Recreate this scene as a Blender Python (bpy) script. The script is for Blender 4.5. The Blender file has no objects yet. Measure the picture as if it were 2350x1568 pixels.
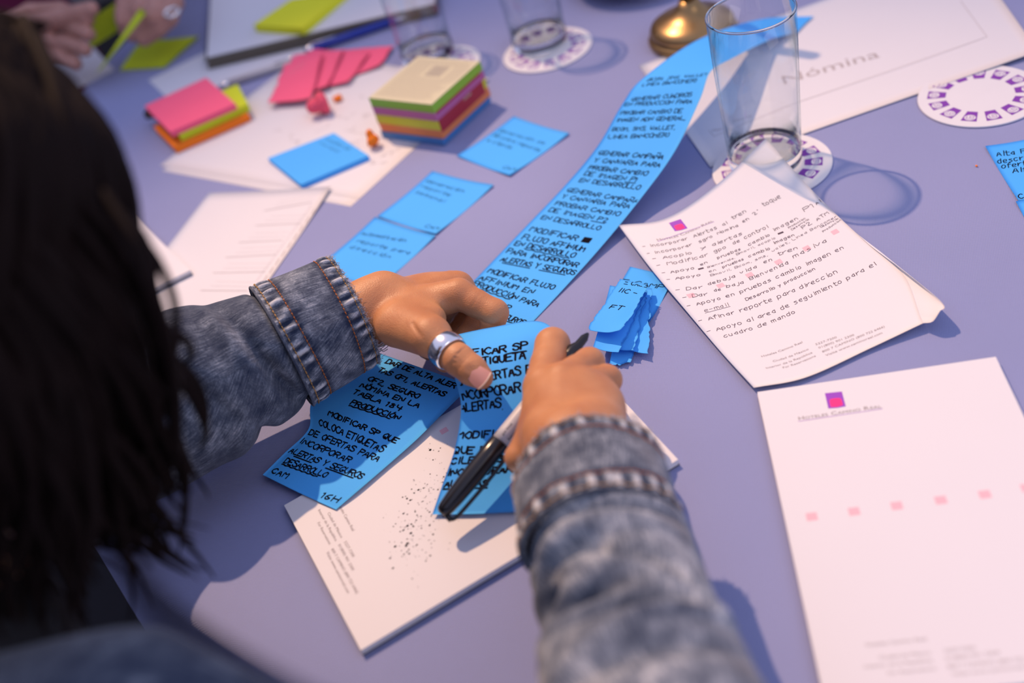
import bpy, math, random
import numpy as np
from mathutils import Vector

scene = bpy.context.scene
C = scene.collection
random.seed(7)
rng = np.random.default_rng(11)

# ------------------------------------------------------------------ camera
# authored in millimetres, z = 0 is the table top; MM() turns that into metres above the floor
TZ = 0.75
F_PX, PITCH, ROLL, CAM_H = 2430.0, math.radians(39.68), math.radians(-17.93), 497.0
_fwd = np.array([0, math.cos(PITCH), -math.sin(PITCH)])
_r0 = np.array([1.0, 0, 0]); _u0 = np.cross(_r0, _fwd)
CR = math.cos(ROLL) * _r0 + math.sin(ROLL) * _u0
CU = -math.sin(ROLL) * _r0 + math.cos(ROLL) * _u0
CF = _fwd
CO = np.array([0, 0, CAM_H])

def A(px, py, h=0.0):
    """the point h mm above the table that the photo shows at (px, py)"""
    d = CF + CR * (px - 1175) / F_PX - CU * (py - 784) / F_PX
    return CO + d * (h - CO[2]) / d[2]

def MM(v):
    v = np.asarray(v, float) / 1000.0
    v = v.copy(); v[..., 2] += TZ
    return v

cam_d = bpy.data.cameras.new('camera')
cam = bpy.data.objects.new('camera', cam_d); C.objects.link(cam)
cam_d.sensor_width = 36.0; cam_d.lens = F_PX / 2350 * 36
cam_d.clip_start = 0.01
from mathutils import Matrix
Rm = Matrix((CR, CU, -CF)).transposed().to_4x4()
cam.matrix_world = Matrix.Translation(Vector(MM(CO))) @ Rm
cam_d.dof.use_dof = True
cam_d.dof.focus_distance = 0.745
cam_d.dof.aperture_fstop = 2.8
cam_d.dof.aperture_blades = 9
scene.camera = cam

# ------------------------------------------------------------------ light
w = bpy.data.worlds.new('room_ambient'); scene.world = w; w.use_nodes = True
w.node_tree.nodes['Background'].inputs[0].default_value = (0.60, 0.64, 1.0, 1)
w.node_tree.nodes['Background'].inputs[1].default_value = 0.80

def spot(name, pos, target, power, color, radius, angle=70, blend=0.6):
    ld = bpy.data.lights.new(name, 'SPOT'); ld.energy = power; ld.color = color
    ld.shadow_soft_size = radius; ld.spot_size = math.radians(angle); ld.spot_blend = blend
    o = bpy.data.objects.new(name, ld); C.objects.link(o)
    o.location = pos
    o.rotation_euler = (Vector(target) - Vector(pos)).to_track_quat('-Z', 'Y').to_euler()
    return o
LT = np.array([-0.24, 0.66, 1.0])
spot('ceiling_spotlight', Vector((0.02, 0.6, TZ)) + Vector(LT) * 2.1, (0.05, 0.34, TZ), 318, (1.0, 0.63, 0.38), 0.022, 41, 1.0)
ld = bpy.data.lights.new('rear_fill_light', 'AREA'); ld.shape = 'SQUARE'; ld.size = 1.1; ld.energy = 7; ld.color = (1.0, 0.84, 0.74)  # soft warm fill added to lift shadows and camera-facing sides, not a seen fixture
pl = bpy.data.objects.new('rear_fill_light', ld); C.objects.link(pl); pl.location = (1.25, -0.95, TZ + 1.75)
pl.rotation_euler = (Vector((0.1, 0.5, TZ)) - pl.location).to_track_quat('-Z', 'Y').to_euler()

vs = scene.view_settings
scene.display_settings.display_device = 'sRGB'
vs.view_transform = 'Standard'; vs.look = 'None'; vs.gamma = 1.0; vs.exposure = 0.0
vs.use_curve_mapping = False

# ------------------------------------------------------------------ helpers
def nodes(m):
    m.use_nodes = True
    nt = m.node_tree
    return nt, nt.nodes['Principled BSDF']

def mat(name, col, rough=0.6, noise=0.0, nscale=30, bump=0.0, bscale=200, metal=0.0, spec=0.5, sheen=0.0, sss=0.0, coord='Object'):
    m = bpy.data.materials.new(name); nt, b = nodes(m)
    b.inputs['Base Color'].default_value = (*col, 1)
    b.inputs['Roughness'].default_value = rough; b.inputs['Metallic'].default_value = metal
    b.inputs['Specular IOR Level'].default_value = spec
    b.inputs['Sheen Weight'].default_value = sheen
    if sss:
        b.inputs['Subsurface Weight'].default_value = sss
        b.inputs['Subsurface Radius'].default_value = (1.0, 0.35, 0.18)
        b.inputs['Subsurface Scale'].default_value = 0.004
    tc = nt.nodes.new('ShaderNodeTexCoord')
    if noise:
        n = nt.nodes.new('ShaderNodeTexNoise'); n.inputs['Scale'].default_value = nscale; n.inputs['Detail'].default_value = 5
        nt.links.new(tc.outputs[coord], n.inputs['Vector'])
        mx = nt.nodes.new('ShaderNodeMix'); mx.data_type = 'RGBA'
        mx.inputs[6].default_value = (*[c * (1 - noise) for c in col], 1)
        mx.inputs[7].default_value = (*[min(1, c * (1 + noise)) for c in col], 1)
        nt.links.new(n.outputs['Fac'], mx.inputs[0]); nt.links.new(mx.outputs[2], b.inputs['Base Color'])
    if bump:
        n2 = nt.nodes.new('ShaderNodeTexNoise'); n2.inputs['Scale'].default_value = bscale; n2.inputs['Detail'].default_value = 4
        nt.links.new(tc.outputs[coord], n2.inputs['Vector'])
        bp = nt.nodes.new('ShaderNodeBump'); bp.inputs['Strength'].default_value = bump; bp.inputs['Distance'].default_value = 0.0005
        nt.links.new(n2.outputs['Fac'], bp.inputs['Height']); nt.links.new(bp.outputs['Normal'], b.inputs['Normal'])
    return m

def link_props(o, label=None, cat=None, group=None, kind=None):
    if label: o['label'] = label
    if cat: o['category'] = cat
    if group: o['group'] = group
    if kind: o['kind'] = kind
    return o

def empty(name, pos_mm, label=None, cat=None, group=None):
    o = bpy.data.objects.new(name, None); C.objects.link(o)
    o.empty_display_size = 0.02
    o.location = Vector(MM(pos_mm))
    return link_props(o, label, cat, group)

def world_loc(o):
    p = Vector(o.location)
    while o.parent is not None:
        o = o.parent; p = p + Vector(o.location)
    return p

def obj(name, verts_mm, faces, material, parent=None, smooth=True, label=None, cat=None, group=None, kind=None, mats=None, fmat=None):
    """one mesh object from world millimetre coordinates; no object is ever rotated, so a local frame is a shift"""
    v = MM(np.asarray(verts_mm, float).reshape(-1, 3))
    lo, hi = v.min(0), v.max(0)
    base = np.array([(lo[0] + hi[0]) / 2, (lo[1] + hi[1]) / 2, lo[2]])
    me = bpy.data.meshes.new(name)
    me.from_pydata((v - base).tolist(), [], [tuple(int(i) for i in f) for f in faces])
    for mm_ in (mats or [material]): me.materials.append(mm_)
    if fmat is not None:
        me.polygons.foreach_set('material_index', np.asarray(fmat, dtype=np.int32))
    me.polygons.foreach_set('use_smooth', [bool(smooth)] * len(me.polygons))
    me.update()
    o = bpy.data.objects.new(name, me); C.objects.link(o)
    if parent is not None:
        o.parent = parent
        base = base - np.array(world_loc(parent))
    o.location = Vector(base)
    return link_props(o, label, cat, group, kind)

class MB:
    """collects shapes into one mesh"""
    def __init__(s): s.v = []; s.f = []; s.m = []; s.n = 0
    def add(s, v, f, m=0):
        v = np.asarray(v, float).reshape(-1, 3)
        s.v.append(v); s.f += [tuple(i + s.n for i in q) for q in f]; s.m += [m] * len(f); s.n += len(v)
        return s
    def build(s, name, material, parent=None, **k):
        return obj(name, np.concatenate(s.v), s.f, material, parent, fmat=(s.m if k.get('mats') else None), **k)

def frame_from(t):
    t = np.asarray(t, float); t = t / np.linalg.norm(t)
    a = np.array([0, 0, 1.0]) if abs(t[2]) < 0.9 else np.array([1.0, 0, 0])
    x = np.cross(a, t); x /= np.linalg.norm(x)
    return x, np.cross(t, x), t

def tube(pts, radii, n=12, cap=True):
    pts = np.asarray(pts, float); N = len(pts)
    radii = np.broadcast_to(np.asarray(radii, float), (N,))
    T = np.gradient(pts, axis=0); T /= np.linalg.norm(T, axis=1)[:, None] + 1e-12
    x, y, _ = frame_from(T[0]); V = []
    for i in range(N):
        x = x - T[i] * (x @ T[i]); x /= np.linalg.norm(x); y = np.cross(T[i], x)
        a = np.linspace(0, 2 * np.pi, n, endpoint=False)
        V.append(pts[i] + radii[i] * (np.cos(a)[:, None] * x + np.sin(a)[:, None] * y))
    V = np.concatenate(V); F = []
    for i in range(N - 1):
        for j in range(n):
            k = (j + 1) % n
            F.append((i * n + j, i * n + k, (i + 1) * n + k, (i + 1) * n + j))
    if cap:
        F.append(tuple(range(n - 1, -1, -1))); F.append(tuple((N - 1) * n + j for j in range(n)))
    return V, F

def lathe(profile, base, n=48, axis=(0, 0, 1)):
    """profile [(radius, height)], around axis from base"""
    x, y, t = frame_from(axis); V = []; F = []
    a = np.linspace(0, 2 * np.pi, n, endpoint=False)
    for r, h in profile:
        V.append(np.asarray(base) + t * h + r * (np.cos(a)[:, None] * x + np.sin(a)[:, None] * y))
    V = np.concatenate(V)
    for i in range(len(profile) - 1):
        for j in range(n):
            k = (j + 1) % n
            F.append((i * n + j, i * n + k, (i + 1) * n + k, (i + 1) * n + j))
    F.append(tuple(range(n - 1, -1, -1))); F.append(tuple((len(profile) - 1) * n + j for j in range(n)))
    return V, F

def prism(quad, z0, z1, r=0.0):
    """box on four plan corners given as world xy(z) points"""
    q = np.asarray(quad, float)[:, :2]
    lo = np.c_[q, np.full(4, z0)]; hi = np.c_[q, np.full(4, z1)]
    V = np.concatenate([lo, hi])
    F = [(0, 1, 2, 3), (7, 6, 5, 4)] + [(i, i + 4, (i + 1) % 4 + 4, (i + 1) % 4) for i in range(4)]
    s = (q[1, 0] - q[0, 0]) * (q[2, 1] - q[0, 1]) - (q[1, 1] - q[0, 1]) * (q[2, 0] - q[0, 0])
    if s > 0: F = [tuple(reversed(f)) for f in F]
    return V, F

# ---- paper: a patch through control points, solid, with writing laid on it
def cr_basis(n, t):
    """Catmull-Rom weights (len(t), n)"""
    W = np.zeros((len(t), n))
    if n == 1: W[:] = 1; return W
    x = np.clip(t, 0, 1) * (n - 1); i = np.minimum(x.astype(int), n - 2); f = x - i
    w = [(-f + 2 * f**2 - f**3) / 2, (2 - 5 * f**2 + 3 * f**3) / 2, (f + 4 * f**2 - 3 * f**3) / 2, (-f**2 + f**3) / 2]
    for k in range(4):
        idx = i + k - 1
        for s in range(len(t)):
            j = idx[s]; ww = w[k][s]
            if j < 0: W[s, 0] += 2 * ww; W[s, 1 if n > 1 else 0] -= ww
            elif j > n - 1: W[s, n - 1] += 2 * ww; W[s, n - 2] -= ww
            else: W[s, j] += ww
    return W

class Patch:
    """rows (v, top to bottom) x columns (u, left to right) of control points; (u, v) in 0..1"""
    def __init__(s, grid, wmm=None, hmm=None, world=False):
        s.G = np.array([[p if world else A(*p) for p in row] for row in grid], float)
        g = s.G
        s.w = wmm or np.linalg.norm(np.diff(g[len(g) // 2], axis=0), axis=1).sum()
        # arc-length tables so that (u, v) advance evenly in millimetres
        tt = np.linspace(0, 1, 161); s.tt = tt; s.at_v = s.at_u = tt
        c = s._P(np.full(161, .5), tt); L = np.r_[0, np.cumsum(np.linalg.norm(np.diff(c, axis=0), axis=1))]; s.h = L[-1]; s.at_v = L / L[-1]
        c = s._P(tt, np.full(161, .5)); L = np.r_[0, np.cumsum(np.linalg.norm(np.diff(c, axis=0), axis=1))]; s.w = L[-1]; s.at_u = L / L[-1]
    def P(s, u, v):
        u = np.atleast_1d(np.asarray(u, float)); v = np.atleast_1d(np.asarray(v, float))
        return s._P(np.interp(u, s.at_u, s.tt), np.interp(v, s.at_v, s.tt))
    def _P(s, u, v):
        Wv = cr_basis(s.G.shape[0], v); Wu = cr_basis(s.G.shape[1], u)
        p = np.einsum('ni,nj,ijk->nk', Wv, Wu, s.G)
        return p
    def N(s, u, v, e=0.01):
        u = np.atleast_1d(u); v = np.atleast_1d(v)
        uc = np.clip(u, e, 1 - e); vc = np.clip(v, e, 1 - e)
        du = s.P(uc + e, vc) - s.P(uc - e, vc); dv = s.P(uc, vc - e) - s.P(uc, vc + e)
        n = np.cross(du, dv); return n / (np.linalg.norm(n, axis=1)[:, None] + 1e-12)
    def uv(s, px, py):
        """the (u, v) seen at a photo pixel"""
        def pr(u, v):
            d = s.P(u, v)[0] - CO; z = d @ CF
            return np.array([1175 + F_PX * (d @ CR) / z, 784 - F_PX * (d @ CU) / z])
        x = np.array([0.5, 0.5]); best = None
        for u0 in np.linspace(0.05, 0.95, 7):
            for v0 in np.linspace(0.05, 0.95, 9):
                e = np.linalg.norm(pr(u0, v0) - (px, py))
                if best is None or e < best: best = e; x = np.array([u0, v0])
        # linear extension past the edges
        def prx(u, v):
            uc, vc = min(max(u, 0), 1), min(max(v, 0), 1)
            p = pr(uc, vc)
            if uc != u: p = p + (u - uc) * (pr(min(uc + .01, 1), vc) - pr(max(uc - .01, 0), vc)) / (min(uc + .01, 1) - max(uc - .01, 0))
            if vc != v: p = p + (v - vc) * (pr(uc, min(vc + .01, 1)) - pr(uc, max(vc - .01, 0))) / (min(vc + .01, 1) - max(vc - .01, 0))
            return p
        for _ in range(8):
            e = prx(*x) - (px, py); h = 1e-3
            J = np.c_[(prx(x[0] + h, x[1]) - prx(*x)) / h, (prx(x[0], x[1] + h) - prx(*x)) / h]
            try: x = x - np.linalg.solve(J, e)
            except Exception: break
            x = np.clip(x, -0.5, 1.5)
        return x

def sheet_mesh(pt, thick=0.12, nu=24, nv=32, ragged=None, rag_amp=1.2, seed=1, edge_drop=0):
    """closed solid; thick in mm goes downward from the written side. ragged: set of 'l','r','t','b'"""
    us = np.linspace(0, 1, nu + 1); vs_ = np.linspace(0, 1, nv + 1)
    U, V = np.meshgrid(us, vs_); U = U.ravel(); V = V.ravel()
    if ragged:
        g = np.random.default_rng(seed)
        def jag(n): 
            a = g.normal(0, 1, n); b = np.interp(np.arange(n), np.arange(0, n, 5), g.normal(0, 1.6, len(range(0, n, 5)))); return (a * .55 + b)
        aw, ah = rag_amp / pt.w, rag_amp / pt.h
        Ug = U.reshape(nv + 1, nu + 1).copy(); Vg = V.reshape(nv + 1, nu + 1).copy()
        if 'r' in ragged: Ug = Ug - np.abs(jag(nv + 1))[:, None] * aw * Ug
        if 'l' in ragged: Ug = Ug + np.abs(jag(nv + 1))[:, None] * aw * (1 - Ug)
        if 'b' in ragged: Vg = Vg - np.abs(jag(nu + 1))[None] * ah * Vg
        if 't' in ragged: Vg = Vg + np.abs(jag(nu + 1))[None] * ah * (1 - Vg)
        U = Ug.ravel(); V = Vg.ravel()
    top = pt.P(U, V); n = pt.N(U, V)
    bot = top - n * thick
    v = np.concatenate([top, bot]); M = len(top); f = []
    W = nu + 1
    for i in range(nv):
        for j in range(nu):
            a = i * W + j
            f.append((a, a + W, a + W + 1, a + 1)); f.append((M + a + 1, M + a + W + 1, M + a + W, M + a))
    def side(seq):
        for a, b in zip(seq[:-1], seq[1:]): f.append((a, b, M + b, M + a))
    side(list(range(nu, -1, -1))); side([i * W for i in range(nv + 1)])
    side([nv * W + j for j in range(nu + 1)]); side([i * W + nu for i in range(nv, -1, -1)])
    return v, f

# ---- single-stroke hand lettering (my own glyphs): digits are x then y, baseline y=2, capitals to 8, small letters to 6
G_ = {
'A': '022842 1434', 'B': '0802 083847463505 3544433202', 'C': '47382817060413223243', 'D': '0802 082847432202', 'E': '4808 0802 0242 0535',
'F': '4808 0802 0535', 'G': '47382817060413223244 4424', 'H': '0802 4842 0545', 'I': '1812', 'J': '1848 3833221203', 'K': '0802 480542',
'L': '080242', 'M': '0208254842', 'N': '02084248', 'O': '281706041322324346473828', 'P': '0802 083847463505', 'Q': '281706041322324346473828 2442',
'R': '0802 083847463505 2542', 'S': '4738180706354443321203', 'T': '0848 2822', 'U': '08041322324448', 'V': '082248', 'W': '0812253248',
'X': '0842 4802', 'Y': '082548 2522', 'Z': '08480242',
'a': '3626150413223336 3632', 'b': '0802 0516263633221203', 'c': '3626160503122233', 'd': '3832 3626160503122233', 'e': '04343626160503122232',
'f': '38281712 0636', 'g': '3626160504132334 3631201001', 'h': '0802 0516263532', 'i': '1612 1718', 'j': '26211001 2728', 'k': '0802 360432',
'l': '1812', 'm': '0602 05162622 25364642', 'n': '0602 0516263532', 'o': '261605031222333526', 'p': '0600 0516263533221203', 'q': '3630 3626160503122233',
'r': '0602 04152636', 's': '36160534332202', 't': '1813122232 0636', 'u': '0603122233 3632', 'v': '061236', 'w': '0612243246', 'x': '0632 3602',
'y': '061434 3610', 'z': '06360232',
'0': '281807031222333728', '1': '071812', '2': '07182837360242', '3': '071828373625 253433221203', '4': '080545 3832', '5': '3808052534332202',
'6': '38170503122233342415', '7': '084812', '8': '281807263433221203152637', '9': '3626160718283736 3632',
',': '1201', '.': '1213', '-': '0535', ':': '1213 1516', ')': '08171302', '(': '1807050312', '!': '1814 1213', '\u00b0': '17182717', '_': '0141',
}
ADV = {'I': 2.6, 'i': 2.2, 'l': 2.2, 'j': 3.2, 'f': 4, ',': 2.2, '.': 2.2, ':': 2.2, ' ': 3.6, '!': 2.4, 'M': 5.6, 'W': 5.6, 'm': 5.6, 'w': 5.4, ')': 3, '(': 3, 't': 4.2, 'r': 4, '°': 3.4, '1': 3}
ACC = {'á': 'a', 'é': 'e', 'í': 'i', 'ó': 'o', 'ú': 'u', 'Ó': 'O', 'Ñ': 'N', 'Á': 'A'}
SHARP = set('AEFHIKLMNTVWXYZ147,.-:ivwxyzk')

def glyph(ch):
    base = ACC.get(ch, ch); out = []
    for s in G_.get(base, '').split():
        p = [(int(s[i]), int(s[i + 1]) - 2) for i in range(0, len(s) - 1, 2)]
        if len(p) > 1: out.append(np.array(p, float))
    if ch in ACC:
        y = 7.2 if ch.isupper() else 5.4
        out.append(np.array([(0, y), (1.2, y + .5), (2.4, y), (3.6, y + .5)]) if ch == 'Ñ' else np.array([(1.4, y - .3), (2.4, y + 1)]))
    return out

def chaikin(p, n=2):
    for _ in range(n):
        if len(p) < 3: return p
        q = [p[0]]
        for a, b in zip(p[:-1], p[1:]): q += [a * .75 + b * .25, a * .25 + b * .75]
        q.append(p[-1]); p = np.array(q)
    return p

def text_strokes(txt, slant=0.12, jit=0.13):
    """strokes in glyph units plus total advance"""
    x = 0; out = []
    for ch in txt:
        if ch == '#':
            for k in range(9): out.append(np.array([(x, k * .7), (x + 6, k * .7 + .3)]))
            x += 8; continue
        sc = 1 + random.uniform(-.07, .07); dy = random.uniform(-.2, .2)
        for p in glyph(ch):
            p = p * sc + rng.normal(0, jit, p.shape)
            if ACC.get(ch, ch) not in SHARP: p = chaikin(p, 2)
            elif len(p) > 2: p = chaikin(p, 1)
            p = p.copy(); p[:, 1] += dy; p[:, 0] += x + p[:, 1] * slant
            out.append(p)
        x += ADV.get(ch, 5.0) * random.uniform(.95, 1.05)
    return out, max(x - 1, 1)

def ribbon(mb, pt, pts, width, off=0.10):
    """pts: (n,2) in sheet millimetres (x right, y down); lays a flat ribbon on the sheet"""
    pts = np.asarray(pts, float)
    seg = np.linalg.norm(np.diff(pts, axis=0), axis=1)
    if seg.sum() < 1e-6: return
    T = np.gradient(pts, axis=0); T /= np.linalg.norm(T, axis=1)[:, None] + 1e-9
    Nn = np.c_[-T[:, 1], T[:, 0]]
    e0 = pts[:1] - T[:1] * width * .45; e1 = pts[-1:] + T[-1:] * width * .45
    pts = np.concatenate([e0, pts, e1]); Nn = np.concatenate([Nn[:1], Nn, Nn[-1:]])
    ww = np.full(len(pts), width / 2); ww[0] *= .45; ww[-1] *= .45
    a = pts + Nn * ww[:, None]; b = pts - Nn * ww[:, None]
    q = np.concatenate([a, b])
    u = q[:, 0] / pt.w; v = q[:, 1] / pt.h
    ok = (u > 0.004) & (u < 0.996) & (v > 0.004) & (v < 0.996)
    u = np.clip(u, 0.002, .998); v = np.clip(v, .002, .998)
    P = pt.P(u, v) + pt.N(u, v) * off
    n = len(pts)
    mb.add(P, [(i, i + 1, n + i + 1, n + i) for i in range(n - 1) if ok[i] and ok[i + 1] and ok[n + i] and ok[n + i + 1]])

def write(mb, pt, txt, p0, p1, h, width=None, under=None, slant=0.12, jit=0.13, hpx=None):
    """one line whose baseline runs between two photo pixels; h = capital height in mm"""
    a = pt.uv(*p0) * (pt.w, pt.h); b = pt.uv(*p1) * (pt.w, pt.h)
    e = b - a; L = np.linalg.norm(e); e = e / L; up = np.array([e[1], -e[0]])
    if hpx:      # letter height as it measures in the photograph, converted to mm on this sheet
        m = (a + b) / 2; q = m + up * 4
        def sc(p):
            d = pt.P(np.clip(p[0] / pt.w, 0, 1), np.clip(p[1] / pt.h, 0, 1))[0] - CO; z = d @ CF; return np.array([d @ CR, d @ CU]) * F_PX / z
        h = 4 * hpx / max(np.linalg.norm(sc(q) - sc(m)), 1e-3)
    S, adv = text_strokes(txt, slant, jit); sx = L / adv; sy = h / 6.0
    width = width or 0.13 * h
    for p in S:
        ribbon(mb, pt, a + e * p[:, :1] * sx + up * p[:, 1:] * sy, width)
    if under:
        for (k0, k1, kind) in ([under] if isinstance(under, tuple) else under):
            n = 26 if kind == 'w' else 2
            t = np.linspace(k0, k1, n); y = -0.30 * h + (0.07 * h * np.sin(t * L / h * 4.6) if kind == 'w' else 0 * t)
            ribbon(mb, pt, a + e * (t * L)[:, None] + up * np.reshape(y, (-1, 1)), width)

_font_cache = {}
def font_mesh(txt):
    """built-in typeface outlines as a flat mesh, height about 1"""
    if txt in _font_cache: return _font_cache[txt]
    cu = bpy.data.curves.new('t', 'FONT'); cu.body = txt; cu.size = 1.0; cu.resolution_u = 2; cu.fill_mode = 'FRONT'
    o = bpy.data.objects.new('t', cu); C.objects.link(o)
    dg = bpy.context.evaluated_depsgraph_get(); dg.update()
    me = o.evaluated_get(dg).to_mesh()
    v = np.array([x.co[:2] for x in me.vertices]); f = [tuple(p.vertices) for p in me.polygons]
    o.evaluated_get(dg).to_mesh_clear()
    bpy.data.objects.remove(o); bpy.data.curves.remove(cu)
    _font_cache[txt] = (v, f); return v, f

def lay(mb, pt, q, f, off=0.09, m=0):
    q = np.asarray(q, float); u = q[:, 0] / pt.w; v = q[:, 1] / pt.h
    f = [g for g in f if all(0 <= u[i] <= 1 and 0 <= v[i] <= 1 for i in g)]
    u = np.clip(u, 0, 1); v = np.clip(v, 0, 1)
    mb.add(pt.P(u, v) + pt.N(u, v) * off, f, m)

def printed(mb, pt, txt, p0, p1, h, smallcaps=False):
    a = pt.uv(*p0) * (pt.w, pt.h); b = pt.uv(*p1) * (pt.w, pt.h)
    e = b - a; L = np.linalg.norm(e); e = e / L; up = np.array([e[1], -e[0]])
    if smallcaps:
        V = []; F = []; x = 0; n = 0
        for wd in txt.split():
            for k, part in enumerate((wd[0], wd[1:])):
                if not part: continue
                v, f = font_mesh(part.upper()); s = 1.0 if k == 0 else 0.74
                v = v * s; V.append(v + (x, 0)); F += [tuple(i + n for i in g) for g in f]; n += len(v); x += v[:, 0].max() + 0.06
            x += 0.25
        v, f = np.concatenate(V), F
    else: v, f = font_mesh(txt)
    sx = L / max(v[:, 0].max(), 1e-6); sy = h / 0.7
    lay(mb, pt, a + e * v[:, :1] * sx + up * v[:, 1:] * sy, f)

# ---- signed-distance modelling for skin
class SDF:
    def __init__(s, lo, hi, vox):
        s.lo = np.array(lo, float); s.vox = vox
        s.n = np.ceil((np.array(hi) - lo) / vox).astype(int) + 1
        s.d = np.full(s.n, 30.0, np.float32)
    def _box(s, lo, hi):
        i0 = np.clip(np.floor((np.array(lo) - s.lo) / s.vox).astype(int), 0, s.n)
        i1 = np.clip(np.ceil((np.array(hi) - s.lo) / s.vox).astype(int) + 1, 0, s.n)
        if np.any(i1 <= i0): return None
        ax = [s.lo[k] + s.vox * np.arange(i0[k], i1[k]) for k in range(3)]
        X = np.stack(np.meshgrid(*ax, indexing='ij'), -1).astype(np.float32)
        return tuple(slice(a, b) for a, b in zip(i0, i1)), X
    def _merge(s, sl, d, k, op):
        c = s.d[sl]
        if op == 'add':
            if k <= 0: s.d[sl] = np.minimum(c, d)
            else:
                h = np.maximum(k - np.abs(c - d), 0) / k; s.d[sl] = np.minimum(c, d) - h * h * k * .25
        else:
            d = -d; h = np.maximum(k - np.abs(c - d), 0) / max(k, 1e-6); s.d[sl] = np.maximum(c, d) + h * h * k * .25
    def cap(s, a, b, ra, rb, k=4.0, op='add', sq=None):
        a = np.array(a, float); b = np.array(b, float); m = max(ra, rb) + k + 3 * s.vox + 3
        bx = s._box(np.minimum(a, b) - m, np.maximum(a, b) + m)
        if bx is None: return s
        sl, X = bx; ab = b - a; L = ab @ ab + 1e-9
        t = np.clip((X - a) @ ab / L, 0, 1); q = X - a - t[..., None] * ab
        if sq is not None:   # flatten along a direction: sq = (dir, factor)
            dr = np.array(sq[0], float); dr /= np.linalg.norm(dr)
            q = q + (q @ dr)[..., None] * dr * (1 / sq[1] - 1)
        d = np.linalg.norm(q, axis=-1) - (ra + (rb - ra) * t)
        s._merge(sl, d.astype(np.float32), k, op); return s
    def chain(s, pts, rs, k=3.0, k0=None):
        for i in range(len(pts) - 1):
            s.cap(pts[i], pts[i + 1], rs[i], rs[i + 1], k0 if (i == 0 and k0 is not None) else k)
        return s
    def ell(s, c, axes, radii, k=4.0, op='add'):
        c = np.array(c, float); Ax = np.array(axes, float); r = np.array(radii, float); m = r.max() + k + 3 * s.vox + 3
        bx = s._box(c - m, c + m)
        if bx is None: return s
        sl, X = bx; q = (X - c) @ Ax.T
        k0 = np.linalg.norm(q / r, axis=-1); k1 = np.linalg.norm(q / r**2, axis=-1) + 1e-6
        s._merge(sl, (k0 * (k0 - 1) / k1).astype(np.float32), k, op); return s
    def mesh(s):
        """surface nets"""
        d = s.d; ins = d < 0; n = d.shape
        c = [d[i:n[0] - 1 + i, j:n[1] - 1 + j, k:n[2] - 1 + k] for i in (0, 1) for j in (0, 1) for k in (0, 1)]
        cnt = sum((x < 0).astype(np.int8) for x in c)
        act = (cnt > 0) & (cnt < 8); idx = np.full(act.shape, -1, np.int64); cells = np.argwhere(act)
        idx[act] = np.arange(len(cells))
        corners = np.array([(i, j, k) for i in (0, 1) for j in (0, 1) for k in (0, 1)])
        vals = np.stack([x[act] for x in c], 1)
        acc = np.zeros((len(cells), 3)); num = np.zeros(len(cells))
        for a in range(8):
            for b in range(a + 1, 8):
                if np.abs(corners[a] - corners[b]).sum() != 1: continue
                va, vb = vals[:, a], vals[:, b]; x = (va < 0) != (vb < 0)
                t = np.where(x, va / np.where(x, va - vb, 1), 0)[:, None]
                acc += np.where(x[:, None], corners[a] + t * (corners[b] - corners[a]), 0); num += x
        V = s.lo + s.vox * (cells + acc / num[:, None])
        F = []
        for ax in range(3):
            o = [0, 0, 0]; o[ax] = 1
            A0 = ins[:n[0] - o[0], :n[1] - o[1], :n[2] - o[2]]; A1 = ins[o[0]:, o[1]:, o[2]:]
            e = np.argwhere(A0 != A1); flip = A0[tuple(e.T)]
            u, v = [k for k in range(3) if k != ax]
            if ax == 1: u, v = v, u
            ok = (e[:, u] > 0) & (e[:, v] > 0) & (e[:, u] < n[u] - 1) & (e[:, v] < n[v] - 1)
            e = e[ok]; flip = flip[ok]
            q = []
            for du, dv in ((0, 0), (1, 0), (1, 1), (0, 1)):
                g = e.copy(); g[:, u] -= du; g[:, v] -= dv; q.append(idx[tuple(g.T)])
            q = np.stack(q, 1); q[~flip] = q[~flip][:, ::-1]; F.append(q)
        F = np.concatenate(F); F = F[(F >= 0).all(1)]
        return V, F

def bez(P, n=24):
    """smooth curve through points"""
    P = np.array(P, float); t = np.linspace(0, 1, n); return cr_basis(len(P), t) @ P

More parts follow.
